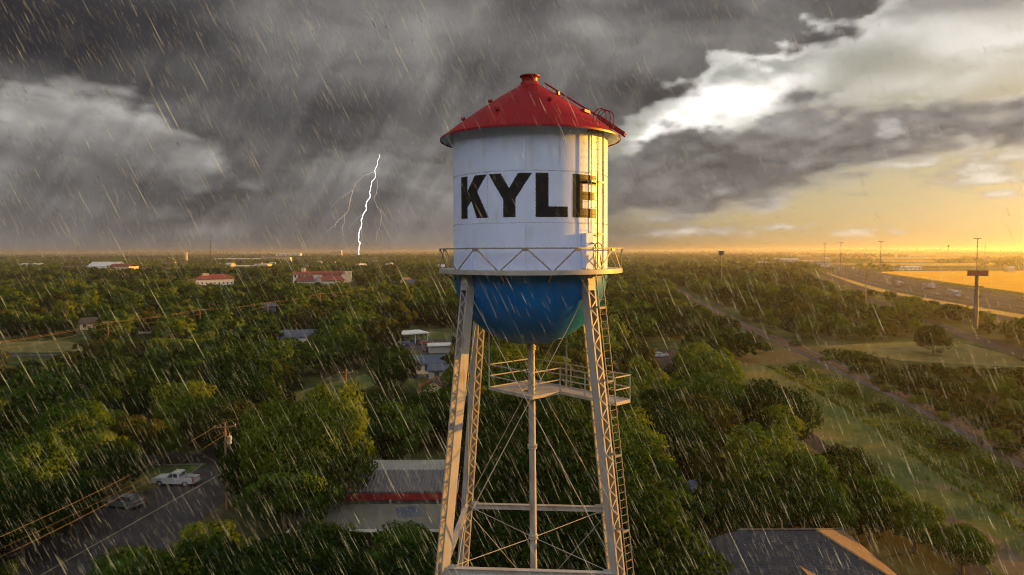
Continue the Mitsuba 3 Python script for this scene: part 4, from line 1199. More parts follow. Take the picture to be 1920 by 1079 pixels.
# three-storey white block with a red tiled roof
wb = house('white_block', 'three storey white building with dark red tiled hip roof on the left', -250.0, 574.0, 0.42, 29.0, 14.0, 8.6, 3.4, 'wall_white', 'roof_tile_red', 'building', hip=5.5, over=0.7)
st = Site(-250.0, 574.0, 0.42)
part(wb, 'roof_turret', st(MB().box((-7.0, -1.0, 11.2), (5.0, 3.0, 3.0))), 'wall_tan')
part(wb, 'wing', st(MB().box((-17.5, -1.0, 3.8), (6.0, 10.0, 7.6))), 'wall_brick')

# red tiled complex with a tall end tower
mi_ = thing('tiled_complex', 'long building with red tiled roofs and a sunlit tan end tower', 'building')
st = Site(-176.0, 622.0, 0.20)
part(mi_, 'wall', st(MB().box((0, 8, 5.2), (46, 10, 10.4))), 'wall_white')
for s in (-1, 1):
    part(mi_, 'roof', st(roof_slab(MB(), [(-23.8, 8 + s * 5.8, 10.2), (23.8, 8 + s * 5.8, 10.2), (23.8, 8, 12.6), (-23.8, 8, 12.6)][:: -s], 0.3)), 'roof_tile_red')
part(mi_, 'front_wall', st(MB().box((2, -2, 2.4), (42, 9, 4.8))), 'wall_white')
part(mi_, 'front_roof', st(roof_slab(MB(), [(-20, -7.4, 4.4), (-3, -7.4, 4.4), (-5.5, 2.9, 8.6), (-18, 2.9, 8.6)], 0.3)), 'roof_tile_red')
part(mi_, 'front_roof', st(roof_slab(MB(), [(3, -7.4, 4.4), (24, -7.4, 4.4), (18, 2.9, 9.6), (3, 2.9, 9.6)], 0.3)), 'roof_tile_red')
g = np.array([[-3.2, -7.6, 0], [3.2, -7.6, 0], [3.2, -7.6, 4.6], [0, -7.6, 8.2], [-3.2, -7.6, 4.6]])
part(mi_, 'gable', st((np.vstack([g, g + [0, 10, 0]]), np.array([[0, 1, 2], [0, 2, 4], [4, 2, 3], [5, 7, 6], [5, 9, 7], [9, 8, 7], [1, 6, 7], [1, 7, 2], [0, 4, 9], [0, 9, 5]]))), 'wall_grey')
part(mi_, 'gable_roof', st(roof_slab(MB(), [(3.9, -8.0, 4.3), (3.9, 2.6, 4.3), (0, 2.6, 8.6), (0, -8.0, 8.6)], 0.3)), 'roof_tile_red')
part(mi_, 'gable_roof', st(roof_slab(MB(), [(-3.9, 2.6, 4.3), (-3.9, -8.0, 4.3), (0, -8.0, 8.6), (0, 2.6, 8.6)], 0.3)), 'roof_tile_red')
part(mi_, 'end_tower', st(MB().box((25.8, 5.0, 6.2), (5.6, 6.0, 12.4))), 'wall_tan')
part(mi_, 'porch', st(MB().box((24.0, -5.2, 1.8), (14, 5.0, 3.6))), 'wall_tan')
part(mi_, 'roof_turret', st(MB().box((-14.5, 8.2, 13.4), (3.4, 3.4, 4.4))), 'wall_tan')
windows(st, mi_, 3.0, [-21, -17.5, -14, -10.5, -7], [8.2], 1.6, 1.8)
windows(st, mi_, 3.0, [12, 15.5, 19], [8.8], 1.3, 1.8)

# the town in the distance: every building its own thing
FAR = [  # name, label, x, y, w, d, h, roof rise, wall, roof
    ('school_hall', 'large white gabled hall, sunlit, far left', -640, 1080, 46, 30, 9, 7, 'wall_white', 'roof_pale'),
    ('school_wing', 'low sunlit cream wing left of the large white gabled hall', -690, 1090, 42, 20, 7, 3, 'wall_tan', 'roof_shingle_brown'),
    ('school_block', 'bright yellow lit block right of the large white gabled hall', -604, 1062, 34, 24, 9, 4, 'wall_tan', 'roof_tile_red'),
    ('long_annex', 'long low tan annex right of the bright yellow block', -560, 1075, 44, 16, 5, 2, 'wall_tan', 'roof_shingle_brown'),
    ('yellow_barn', 'yellow lit barn at the far left edge of the town', -905, 1290, 42, 22, 8, 3, 'wall_tan', 'roof_pale'),
    ('flat_store', 'flat topped sunlit store left of the white block', -470, 1225, 46, 20, 6, 1, 'wall_tan', 'roof_pale'),
    ('store_annex', 'small raised annex on the right of the flat topped store', -440, 1218, 16, 20, 9, 1, 'wall_tan', 'roof_pale'),
    ('long_warehouse', 'very long low orange lit warehouse below the horizon', -860, 2190, 190, 40, 9, 2, 'wall_tan', 'roof_pale'),
    ('big_warehouse', 'thick bright warehouse at the right end of the very long one', -745, 2160, 90, 40, 15, 3, 'wall_tan', 'roof_shingle_brown'),
    ('far_plant', 'faint pale plant on the horizon left of the lightning', -1500, 4600, 160, 60, 22, 2, 'wall_white', 'roof_pale'),
    ('far_hall', 'faint tan hall on the horizon near the middle', -1080, 4200, 70, 40, 40, 2, 'wall_tan', 'roof_pale'),
    ('white_long_roof', 'long thin white roof beyond the wheat field', 600, 1036, 36, 16, 4.5, 1.2, 'wall_white', 'roof_pale'),
    ('tan_depot', 'low tan depot behind the woods right of the tower', 240, 1120, 24, 14, 5.5, 2, 'wall_tan', 'roof_shingle_brown'),
    ('roadside_store', 'long low orange fronted store left of the highway', 480, 1400, 95, 20, 6, 1, 'wall_tan', 'roof_pale'),
    ('roadside_depot', 'grey depot beside the far highway', 700, 1750, 60, 30, 8, 2, 'wall_grey', 'roof_pale'),
    ('dark_roof_depot', 'dark roofed depot beyond the lone round tree', 560, 1280, 60, 24, 7, 2, 'wall_grey', 'roof_blue'),
    ('yellow_tank_house', 'small bright yellow building at the right edge beyond the wheat', 660, 905, 9, 8, 7, 1, 'wall_tan', 'roof_pale'),
]
for nm, lab, x, y, w, d, h, hr, wl, rf in FAR:
    st = Site(x, y, rng.uniform(-0.15, 0.25))
    key = thing(nm, lab, 'building')
    part(key, 'wall', st(prism(MB(), [(-w / 2, -d / 2), (w / 2, -d / 2), (w / 2, d / 2), (-w / 2, d / 2)], 0, h)), wl)
    for s in (-1, 1):
        part(key, 'roof', st(roof_slab(MB(), [(-w / 2 - .5, s * (d / 2 + .5), h), (w / 2 + .5, s * (d / 2 + .5), h), (w / 2 + .5, 0, h + hr), (-w / 2 - .5, 0, h + hr)][:: -s], 0.3)), rf)
    windows(st, key, -d / 2, [(-w / 2) + (i + 0.5) * w / 5 for i in range(5)], [h * 0.55], w * 0.07, h * 0.3)
HOUSE_SPOTS = [(-610, 1480), (-560, 1510), (-505, 1440), (-380, 1290), (-330, 1110), (-300, 1290), (-270, 1230), (-212, 965), (-180, 1340), (-255, 1420), (-120, 1160), (-95, 1230), (-420, 1600), (-350, 1750), (-150, 1680), (-60, 1500), (-690, 1600), (-820, 1650),
               (-760, 1500), (-980, 1560), (-1000, 1850), (-520, 1850), (-240, 2000), (-80, 1900), (-30, 1350), (330, 1500), (140, 1700), (180, 1500), (560, 1900), (430, 1620), (900, 2300), (760, 2050), (1150, 2500), (300, 1900)]
for i, (x, y) in enumerate(HOUSE_SPOTS):
    lab, grp = ('small sunlit house scattered in the far woods left of the tower', 'far houses left of the tower') if x < 0 else ('small house on the far plain right of the tower', 'far houses right of the tower')
    house('far_house', lab, x, y, rng.uniform(-0.6, 0.9), rng.uniform(11, 18), rng.uniform(9, 12), rng.uniform(4.2, 6.0), rng.uniform(2.4, 4.0), rng.choice(['wall_white', 'wall_tan', 'wall_tan']), rng.choice(['roof_shingle_brown', 'roof_pale', 'roof_blue', 'roof_tile_red']), group=grp, win=False)

sp = thing('standpipe', 'tall tan cylindrical standpipe on the left skyline', 'water tank')
part(sp, 'shell', MB().lathe([(4.4, 0), (4.4, 29.5), (3.6, 30.6), (0.01, 31.2)], (-1032, 2165, 0), 24).get(), 'wall_tan', 40)
part(sp, 'base_ring', MB().lathe([(5.0, 0), (5.0, 1.2), (4.4, 1.2)], (-1032, 2165, 0), 24).get(), 'concrete')
part(sp, 'ladder', MB().box((-1032, 2160.4, 15), (0.6, 0.2, 30)).get(), 'steel_paint')

# wooden fence left of the tower
fen = thing('wooden_fence', 'sunlit orange wooden fence beside the brown gable house', 'fence')
a, b = np.array([-19.9, 143.0, 0]), np.array([-17.2, 153.5, 0])
for k in range(36):
    p = a + (b - a) * (k + 0.5) / 36
    part(fen, 'board', MB().bar(p, p + [0, 0, 1.85 + 0.04 * (k % 3)], 0.27, 0.03, b - a).get(), 'fence_wood')
for z in (0.5, 1.4):
    part(fen, 'rail', MB().bar(a + [0.06, 0, z], b + [0.06, 0, z], 0.05, 0.09).get(), 'fence_wood')

# ---------------------------------------------------------------- poles, wires, signs and masts
mat('pole_wood', tint((0.22, 0.12, 0.06), 0.25, 3.0), 0.85)
mat('galvanized', (0.30, 0.31, 0.32), 0.5, 0.4)
mat('dark_steel', (0.07, 0.075, 0.085), 0.5, 0.2)
mat('cable', (0.17, 0.12, 0.07), 0.6)
mat('sign_red', tint((0.24, 0.035, 0.028), 0.1, 0.5), 0.5)
mat('sign_dark', tint((0.055, 0.085, 0.080), 0.15, 0.5), 0.5)
mat('sign_face', (0.42, 0.40, 0.34), 0.5)
mat('ceramic', (0.45, 0.43, 0.40), 0.3)


def pole(x, y, h, label, group=None, arm=True, can=False, rz=0.5, r=0.16):
    key = thing('utility_pole', label, 'utility pole', group)
    POS[key] = (x, y)
    part(key, 'shaft', MB().tube([(x, y, -0.3), (x, y, h)], [r, r * 0.62], 9).get(), 'pole_wood', 40)
    u = np.array([math.cos(rz), math.sin(rz), 0])
    if arm:
        part(key, 'crossarm', MB().bar(np.array([x, y, h - 0.55]) - u * 1.2, np.array([x, y, h - 0.55]) + u * 1.2, 0.10, 0.13).get(), 'pole_wood')
        for s in (-1.1, -0.45, 1.1):
            q = np.array([x, y, h - 0.48]) + u * s
            part(key, 'insulator', MB().tube([q, q + [0, 0, .10], q + [0, 0, .14], q + [0, 0, .24]], [0.03, 0.06, 0.05, 0.03], 7).get(), 'ceramic', 40)
    if can:
        q = np.array([x, y, h - 2.1]) + u * 0.42
        t = part(key, 'transformer', MB().lathe([(0.01, 0.0), (0.25, 0.02), (0.27, 0.1), (0.27, 0.85), (0.29, 0.88), (0.25, 0.95), (0.01, 1.0)], q - [0, 0, .5], 16).get(), 'galvanized', 40)
        part(t, 'bushing', MB().tube([q + [0, 0.1, .45], q + [0, 0.1, .72]], 0.05, 7).get(), 'ceramic')
        part(key, 'bracket', MB().bar((x, y, h - 2.1), q, 0.08, 0.3).get(), 'galvanized')
    return key


def wire(a, b, sag, r, label, group):
    t = np.linspace(0, 1, 15)[:, None]
    p = np.asarray(a) * (1 - t) + np.asarray(b) * t
    p[:, 2] -= sag * 4 * (t * (1 - t))[:, 0]
    key = single('power_line', MB().tube(p, r, 5).get(), 'cable', label, 'power line', group, 50)
    POS[key] = ((a[0] + b[0]) / 2 + 0.2 * (a[2] > 10), (a[1] + b[1]) / 2)
    return key


pole(-33.4, 78.4, 10.3, 'sunlit wooden utility pole with transformer beside the street', can=True, rz=0.3)
pole(-37.2, 40.0, 10.3, 'utility pole at the near end of the street wires', can=False, rz=0.3)
pole(-29.0, 118.0, 9.6, 'utility pole beyond the street corner behind the big trees', rz=0.3)
for dx, dz, lab in ((-0.9, 9.95, 'upper orange lit wire sloping from the street pole to the lower left'), (0.0, 8.9, 'lower orange lit wire sloping from the street pole to the lower left'), (1.0, 9.95, 'thin inner wire from the street pole to the lower left')):
    wire((-33.4 + dx, 78.4, dz), (-37.2 + dx, 40.0, dz), 0.75, 0.013 if dx < 0.5 else 0.006, lab, None)
    wire((-33.4 + dx, 78.4, dz), (-29.0 + dx, 118.0, dz - .7), 0.6, 0.008, ('outer', 'middle', 'inner')[int(dx + 1)] + ' wire running from the street pole away behind the big trees', None)
LEFT = [(-112, 147), (-113, 190), (-106, 231), (-94, 262), (-90, 320), (-76, 357)]
for x, y in LEFT:
    pole(x, y, 11.0, 'wooden pole in the far line through the left canopy', 'poles of the far line', rz=0.1)
for (x0, y0), (x1, y1) in zip(LEFT[:-1], LEFT[1:]):
    for dx, dz in ((-1.0, 10.7), (1.0, 10.7), (0, 9.2)):
        wire((x0 + dx, y0, dz), (x1 + dx, y1, dz), 0.5, 0.022, 'yellow lit wire of the far line through the left canopy', 'wires of the far line')
wire((-114, 90, 10.2), (-112, 147, 10.7), 0.6, 0.028, 'near end wire of the far line at the left edge', None)
pole(-116, 300, 9.5, 'pole beside the bright blue shed', rz=0.2)
pole(-17.5, 196, 9.0, 'thin pole beside the side street near the pale shed', rz=0.2, arm=False)
pole(-9.5, 236, 9.5, 'pole at the far bend of the side street', rz=0.2)
pole(-60, 452, 11, 'pole at the road beyond the canopy left of the balcony', rz=0.1)
for x, y in ((203, 391), (275, 563), (320, 685), (405, 890)):
    pole(x, y, 20, 'tall dark pole along the grass strip by the highway', 'poles along the highway', rz=0.5, r=0.36)

for x, y, h, lab in ((340.4, 500, 38.4, 'nearest tall light mast rising behind the red sign'), (361.6, 670, 38.6, 'second light mast from the right, over the highway'), (361.0, 750, 38.6, 'light mast left of the second one, over the grass strip'), (390.6, 853, 38.6, 'farthest of the four light masts'),):
    key = thing('high_mast_light', lab, 'light mast')
    part(key, 'pole', MB().tube([(x, y, -0.5), (x, y, h)], [0.48, 0.22], 10).get(), 'dark_steel', 40)
    part(key, 'ring', MB().lathe([(1.5, -.12), (1.62, -.12), (1.62, .12), (1.5, .12), (1.5, -.12)], (x, y, h - 0.1), 20).get(), 'dark_steel', 30)
    for k in range(6):
        a = k * PI / 3 + 0.2
        q = np.array([x + 2.1 * math.cos(a), y + 2.1 * math.sin(a), h - 0.15])
        part(key, 'lamp', MB().bar(np.array([x, y, h - 0.1]), q, 0.12, 0.12).lathe([(0.1, .35), (0.35, .1), (0.5, -.25), (0.01, -.3)], q, 10).get(), 'dark_steel', 40)

key = thing('red_pylon_sign', 'red sign box on a thick dark post at the right', 'sign')
part(key, 'post', MB().tube([(178.6, 262, -0.5), (178.6, 262, 20.4)], [0.86, 0.62], 20).get(), 'dark_steel', 40)
bx = part(key, 'sign_box', MB().box((178.6, 261.6, 21.1), (6.6, 1.5, 1.9), -0.35).get(), 'sign_red')
part(bx, 'frame', MB().box((178.6, 261.6, 22.1), (6.8, 1.7, 0.14), -0.35).box((178.6, 261.6, 20.1), (6.8, 1.7, 0.14), -0.35).get(), 'dark_steel')
for z in (16.0, 12.0):
    part(key, 'bracket', MB().box((179.9, 261.7, z), (1.7, 0.5, 0.35), -0.35).get(), 'dark_steel')
key = thing('box_sign', 'dark box sign on a very tall thin post right of the tower', 'sign')
part(key, 'post', MB().tube([(127, 415, -0.5), (127, 415, 27.5)], [0.34, 0.22], 12).get(), 'dark_steel', 40)
part(key, 'sign_box', MB().box((127, 415, 28.6), (2.7, 1.3, 2.5), 0.35).get(), 'sign_dark')
part(key, 'side_panel', MB().box((128.45, 415.35, 28.6), (0.25, 1.2, 2.4), 0.35).get(), 'sign_face')
key = thing('far_pylon_sign', 'small dark sign on a post standing on the right skyline', 'sign')
part(key, 'post', MB().tube([(958, 1500, 0), (958, 1500, 38)], 0.5, 8).get(), 'dark_steel')
part(key, 'sign_box', MB().box((958, 1500, 38.9), (4.6, 1.5, 3.0)).get(), 'dark_steel')
for nm, x, y, h, lab in (('radio_mast', -551, 1250, 53, 'thin lattice radio mast on the left skyline'), ('radio_mast', 623, 900, 39, 'thin radio mast behind the nearest light mast')):
    key = thing(nm, lab, 'mast')
    m = MB()
    w = h * 0.012 + 0.25
    for a in (0, 2.1, 4.2):
        part(key, 'leg', MB().tube([(x + w * math.cos(a), y + w * math.sin(a), 0), (x + .3 * math.cos(a), y + .3 * math.sin(a), h)], 0.22 if h > 50 else 0.09, 4).get(), 'dark_steel')
        for z in np.arange(1, h - 2, 3.0):
            f, g = 1 - z / h, 1 - (z + 3) / h
            m.tube([(x + (0.3 + (w - .3) * f) * math.cos(a), y + (0.3 + (w - .3) * f) * math.sin(a), z), (x + (0.3 + (w - .3) * g) * math.cos(a + 2.1), y + (0.3 + (w - .3) * g) * math.sin(a + 2.1), z + 3)], 0.07, 3)
    part(key, 'lacing', m.get(), 'dark_steel', kind='stuff')

# ---------------------------------------------------------------- vehicles
mat('tyre', (0.02, 0.02, 0.021), 0.85)
mat('chrome', (0.5, 0.5, 0.5), 0.25, 0.8)
mat('lamp_red', (0.35, 0.02, 0.015), 0.3)
mat('lamp_clear', (0.6, 0.6, 0.58), 0.2)
for nm, c in (('white', (0.38, 0.40, 0.44)), ('black', (0.03, 0.035, 0.05)), ('blue', (0.03, 0.06, 0.16)), ('red', (0.22, 0.02, 0.02)), ('silver', (0.36, 0.37, 0.39)), ('tan', (0.36, 0.28, 0.18)), ('slate', (0.10, 0.115, 0.14))):
    mat(f'car_{nm}', c, 0.3, spec=0.6, clearcoat=0.6)
UPX = np.array([[1, 0, 0, 0], [0, 0, -1, 0], [0, 1, 0, 0], [0, 0, 0, 1.0]])


def side(m, pts, y0, y1, taper=0.0, zt=None):
    """A side outline (x, z) extruded across the car from y0 to y1; taper narrows it linearly above its lowest point."""
    e = trimesh.creation.extrude_polygon(shapely.Polygon(pts), y1 - y0, engine='earcut')
    e.apply_transform(UPX)
    v = np.array(e.vertices)
    v[:, 1] += y1
    if taper:
        z0, z1 = min(p[1] for p in pts), max(p[1] for p in pts)
        v[:, 1] *= 1 - taper * (v[:, 2] - z0) / (z1 - z0)
    return m.add(v, np.array(e.faces))


def wheels(st, key, xs, ty, r=0.35, w=0.24):
    for x in xs:
        for s in (-1, 1):
            m = MB().lathe([(r * 0.6, -w / 2), (r * 0.93, -w / 2), (r, -w / 2 + .05), (r, w / 2 - .05), (r * 0.93, w / 2), (r * 0.6, w / 2)], (0, 0, 0), 18)
            v, f = m.get()
            k = part(key, 'wheel', st((v[:, [0, 2, 1]] * [1, -1, 1] + [x, s * ty, r], f[:, ::-1])), 'tyre', 30)
            v, f = MB().lathe([(0.01, 0.02), (r * 0.25, 0.05), (r * 0.62, 0.0)], (0, 0, 0), 14).get()
            v = v[:, [0, 2, 1]] * [1, s, 1]
            part(k, 'rim', st((v + [x, s * (ty + w / 2), r], f if s < 0 else f[:, ::-1])), 'chrome')


def arch(x, r=0.42, z=0.36, n=7):
    return [(x + r * math.cos(t), z + r * math.sin(t) * 0.92) for t in np.linspace(0, PI, n)]


def pickup(st, key, paint):
    body = [(2.78, 0.42), (2.82, 0.70), (2.74, 0.98), (1.55, 1.12), (-2.72, 1.10), (-2.76, 0.45)] + [(-2.2, 0.42)] + arch(-1.72)[::-1] + [(-1.2, 0.36), (1.2, 0.36)] + arch(1.75)[::-1] + [(2.25, 0.40)]
    hood = [(x, z) for x, z in body if True]
    m = MB()
    side(m, [(2.78, 0.42), (2.82, 0.70), (2.74, 0.98), (1.45, 1.12), (0.35, 1.12), (0.35, 0.36), (1.25, 0.36)] + arch(1.75)[::-1] + [(2.3, 0.40)], -0.93, 0.93)
    part(key, 'hood', st(m), paint, 30)
    m = MB()
    side(m, [(0.345, 0.36), (0.345, 1.12), (-0.95, 1.12), (-0.95, 0.36)], -0.93, 0.93)
    part(key, 'cab_body', st(m), paint, 30)
    m = MB()
    side(m, [(0.98, 1.125), (0.28, 1.72), (-0.15, 1.79), (-0.80, 1.76), (-0.95, 1.125)], -0.87, 0.87, 0.16)
    part(key, 'cab', st(m), paint, 30)
    for s in (-1, 1):
        for q in ([(0.72, 1.17), (0.24, 1.62), (0.02, 1.64), (0.02, 1.17)], [(-0.08, 1.17), (-0.08, 1.64), (-0.60, 1.62), (-0.72, 1.17)]):
            v = []
            for d in (0.0, 0.015):
                for x, z in q:
                    v.append((x, s * (0.87 * (1 - 0.16 * (z - 1.125) / 0.665) + d), z))
            part(key, 'window', st((np.array(v), np.array([[4, 5, 6], [4, 6, 7], [0, 2, 1], [0, 3, 2], [0, 1, 5], [0, 5, 4], [1, 2, 6], [1, 6, 5], [2, 3, 7], [2, 7, 6], [3, 0, 4], [3, 4, 7]]) if s < 0 else np.array([[4, 6, 5], [4, 7, 6]]))), 'window_glass')
    part(key, 'windscreen', st(roof_slab(MB(), [(0.99, -0.78, 1.15), (0.99, 0.78, 1.15), (0.33, 0.72, 1.70), (0.33, -0.72, 1.70)], 0.02)), 'window_glass')
    part(key, 'rear_window', st(MB().box((-0.93, 0, 1.42), (0.06, 1.2, 0.36))), 'window_glass')
    for s in (-1, 1):
        m = MB()
        side(m, [(-0.97, 0.40), (-0.97, 1.12), (-2.70, 1.12), (-2.76, 0.45), (-2.22, 0.42)] + arch(-1.72) + [(-1.22, 0.40)] if False else [(-0.97, 0.40), (-1.22, 0.40)] + arch(-1.72)[::1] + [(-2.22, 0.42), (-2.76, 0.45), (-2.74, 1.12), (-0.97, 1.12)], s * 0.89 - 0.05, s * 0.89 + 0.05)
        part(key, 'bed_side', st(m), paint, 30)
    part(key, 'bed_floor', st(MB().box((-1.86, 0, 0.62), (1.76, 1.66, 0.06))), 'dark_steel')
    part(key, 'tailgate', st(MB().box((-2.72, 0, 0.84), (0.07, 1.66, 0.54))), paint)
    part(key, 'bumper', st(MB().box((-2.84, 0, 0.50), (0.16, 1.80, 0.20))), 'chrome')
    part(key, 'bumper', st(MB().box((2.84, 0, 0.50), (0.14, 1.84, 0.22))), 'chrome')
    for s in (-1, 1):
        part(key, 'taillight', st(MB().box((-2.77, s * 0.86, 0.92), (0.06, 0.14, 0.30))), 'lamp_red')
        part(key, 'headlight', st(MB().box((2.79, s * 0.68, 0.80), (0.08, 0.34, 0.16))), 'lamp_clear')
        part(key, 'mirror', st(MB().box((0.72, s * 1.03, 1.22), (0.12, 0.2, 0.18))), paint)
    wheels(st, key, (-1.72, 1.75), 0.82, 0.37)


def car(st, key, paint, L=4.6, hh=1.42, full=True):
    k = L / 4.6
    m = MB()
    side(m, [(x * k, z) for x, z in [(2.25, 0.36), (2.30, 0.60), (2.10, 0.78), (1.05, 0.92), (-1.75, 0.95), (-2.22, 0.90), (-2.30, 0.55), (-2.25, 0.36), (-1.85, 0.34)] + arch(-1.38, 0.38, 0.32)[::-1] + [(-0.95, 0.28), (0.95, 0.28)] + arch(1.38, 0.38, 0.32)[::-1] + [(1.85, 0.34)]], -0.89, 0.89)
    part(key, 'body', st(m), paint, 30)
    m = MB()
    side(m, [(x * k, z * hh / 1.42) for x, z in [(0.98, 0.93), (0.25, 1.37), (-0.60, 1.42), (-1.20, 1.34), (-1.85, 0.96)]], -0.82, 0.82, 0.2)
    part(key, 'cabin', st(m), 'window_glass', 30)
    m = MB()
    side(m, [(x * k, z * hh / 1.42) for x, z in [(0.30, 1.37), (-0.60, 1.43), (-1.22, 1.36), (-1.0, 1.33), (0.2, 1.34)]], -0.66, 0.66)
    part(key, 'roof', st(m), paint, 30)
    if full:
        for s in (-1, 1):
            part(key, 'taillight', st(MB().box((-2.29 * k, s * 0.66, 0.74), (0.06, 0.36, 0.14))), 'lamp_red')
            part(key, 'headlight', st(MB().box((2.24 * k, s * 0.62, 0.64), (0.10, 0.36, 0.12))), 'lamp_clear')
        part(key, 'bumper', st(MB().box((-2.32 * k, 0, 0.50), (0.10, 1.5, 0.16))), 'chrome')
        for q in (-0.3, 0.45):
            for s in (-1, 1):
                part(key, 'pillar', st(MB().bar((q * k, s * 0.815, 0.93), (q * k - 0.05, s * 0.675, 1.36 * hh / 1.42), 0.07, 0.03)), paint)
    wheels(st, key, (-1.38 * k, 1.38 * k), 0.78, 0.32, 0.2)


def lorry(st, key, paint, box):
    part(key, 'trailer', st(MB().box((-2.0, 0, 2.55), (12.5, 2.5, 2.8))), box)
    m = MB()
    side(m, [(8.0, 0.5), (8.0, 1.7), (7.0, 2.0), (6.5, 3.2), (4.7, 3.4), (4.7, 0.5)], -1.2, 1.2)
    part(key, 'cab', st(m), paint, 30)
    part(key, 'windscreen', st(roof_slab(MB(), [(7.02, -1.1, 2.02), (7.02, 1.1, 2.02), (6.55, 1.1, 3.1), (6.55, -1.1, 3.1)], 0.03)), 'window_glass')
    part(key, 'chassis', st(MB().box((-1.0, 0, 0.95), (13.0, 0.9, 0.3))), 'dark_steel')
    wheels(st, key, (-7.3, -6.1, 4.4, 7.2), 1.05, 0.5, 0.4)


key = thing('pickup_truck', 'white extended cab pickup parked on the street verge', 'pickup truck')
pickup(Site(-43.6, 87.0, PI - 0.10, 0.02), key, 'car_white')
single('plank_stack', Site(-43.6, 87.0, PI - 0.10, 0.02)(MB().box((-1.8, 0.15, 0.76), (1.5, 0.30, 0.20)).box((-1.7, -0.12, 0.74), (1.4, 0.22, 0.14)).box((-1.78, 0.18, 0.90), (1.3, 0.22, 0.06))), 'fence_wood', 'yellow planks lying in the bed of the white pickup', 'planks')
key = thing('parked_car', 'dark blue grey saloon car parked half under the trees by the street', 'car')
car(Site(-46.1, 79.4, PI - 0.22, 0.02), key, 'car_slate')
key = thing('parked_car', 'dark blue car parked in front of the flat roofed building', 'car')
car(Site(-33.5, 218.5, 0.25, 0.03), key, 'car_blue')
key = thing('parked_car', 'dark red car parked beside the blue one on the side street', 'car')
car(Site(-28.0, 220.0, 0.2, 0.03), key, 'car_red')
key = thing('parked_car', 'black car standing on the side street crossing', 'car')
car(Site(-25.5, 206.0, 1.2, 0.03), key, 'car_black')
key = thing('parked_car', 'white car on the drive right of the tower', 'car')
car(Site(42.0, 192.0, 0.4, 0.03), key, 'car_white')
hp = shapely.LineString(HWYC)


def on_road(y, off):
    d = hp.project(shapely.Point(np.interp(y, [p[1] for p in HWYC], [p[0] for p in HWYC]), y))
    a, b = np.array(hp.interpolate(d).coords[0]), np.array(hp.interpolate(d + 5).coords[0])
    t = (b - a) / np.linalg.norm(b - a)
    p = a + np.array([-t[1], t[0]]) * off
    return p[0], p[1], math.atan2(t[1], t[0])


for y, off, paint, box, lab in ((560, 10, 'car_red', 'car_white', 'white trailer lorry with red cab on the highway'), (528, -4, 'car_silver', 'car_white', 'white lorry in the middle of the highway view'), (438, 9, 'car_silver', 'car_silver', 'silver lorry at the right on the highway'), (980, 12, 'car_white', 'car_white', 'white lorry far up the highway'), (1040, -12, 'car_white', 'car_white', 'small white lorry farthest up the highway')):
    x, yy, rz = on_road(y, off)
    key = thing('lorry', lab, 'lorry')
    lorry(Site(x, yy, rz if off < 0 else rz + PI, 0.1), key, paint, box)
for i, (y, off) in enumerate(((452, 14), (470, -16), (492, 10), (505, -9), (545, 16), (592, -14), (610, 9), (640, 14), (668, -10), (700, 13), (742, -15), (785, 10), (830, -10), (880, 15), (925, -13), (1150, 10), (1220, -12), (1300, 12), (415, 10), (400, -12))):
    x, yy, rz = on_road(y, off)
    key = thing('highway_car', f"small {('white', 'silver', 'black', 'tan', 'red')[i % 5]} car driving on the highway at the right", 'car', 'cars on the highway')
    POS[key] = (x, yy)
    car(Site(x, yy, rz if off < 0 else rz + PI, 0.1), key, ['car_white', 'car_silver', 'car_black', 'car_tan', 'car_red'][i % 5], 4.8, 1.55, full=False)

# ---------------------------------------------------------------- low plants
for i, (x, y) in enumerate([(75.5, 118), (76.5, 106), (79.5, 132), (72.0, 98), (71.5, 88), (81.0, 150), (67.5, 112), (68.5, 125), (70.3, 141), (66.0, 101), (63.6, 90), (84.5, 126), (86, 140), (82.0, 110), (90, 158), (78, 92), (80, 144), (78.6, 124), (75.6, 104), (83.4, 164), (85.6, 184), (88.6, 212), (91, 240), (88, 170), (93, 182), (62, 80), (60.5, 70)]):
    key = thing('shrub', 'low green shrub in the rough grass beside the railway', 'shrub', 'shrubs beside the railway')
    POS[key] = (x, y)
    place(key, PROTO[('bush', 2 if i % 2 else 1)][0], x, y, rng.uniform(1.2, 2.6), rng.uniform(1.2, 2.4), rng.uniform(0, 360), 0.0, 2.0, 1.3)


def tufts(line, width, n, h, size, seed):
    """Upright blades of rough grass and weeds along a line."""
    rs = np.random.RandomState(seed)
    L = shapely.LineString(line)
    c = np.array([L.interpolate(d).coords[0] for d in rs.uniform(0, L.length, n)]) + rs.normal(0, width, (n, 2))
    hh = h * rs.uniform(0.4, 1.2, n)
    a = rs.uniform(0, PI, n)
    d = np.stack([np.cos(a), np.sin(a)], 1) * size * rs.uniform(0.6, 1.3, (n, 1))
    lean = rs.normal(0, 0.25, (n, 2)) * hh[:, None]
    v = np.stack([np.column_stack([c - d, np.zeros(n)]), np.column_stack([c + d, np.zeros(n)]), np.column_stack([c + lean, hh])], 1).reshape(-1, 3)
    return v, np.arange(len(v)).reshape(-1, 3)


DITCH = [(66.5, 176), (65.0, 146), (62.2, 116), (57.6, 90.5), (56.0, 79), (54.4, 70), (53.5, 56)]
struct('ditch', sheet(strip(DITCH, 0.7), 0.016), 'ground_mat')
struct('weeds', tufts(DITCH, 0.40, 2600, 0.42, 0.14, 5), 'leaf_olive', kind='stuff', label='dark weeds along the ditch at the meadow edge')
struct('rough_grass', tufts([(72, 172), (70, 140), (67, 112), (64, 92), (62, 70), (61, 58)], 2.8, 8000, 0.45, 0.16, 6), 'leaf_olive', kind='stuff', label='rough grass between the ditch and the railway')
struct('scrub', tufts([(97, 200), (90, 160), (86, 130), (83, 108), (80, 90)], 2.6, 9000, 1.1, 0.22, 7), 'leaf_dark', kind='stuff', label='dark scrub along the right side of the railway')

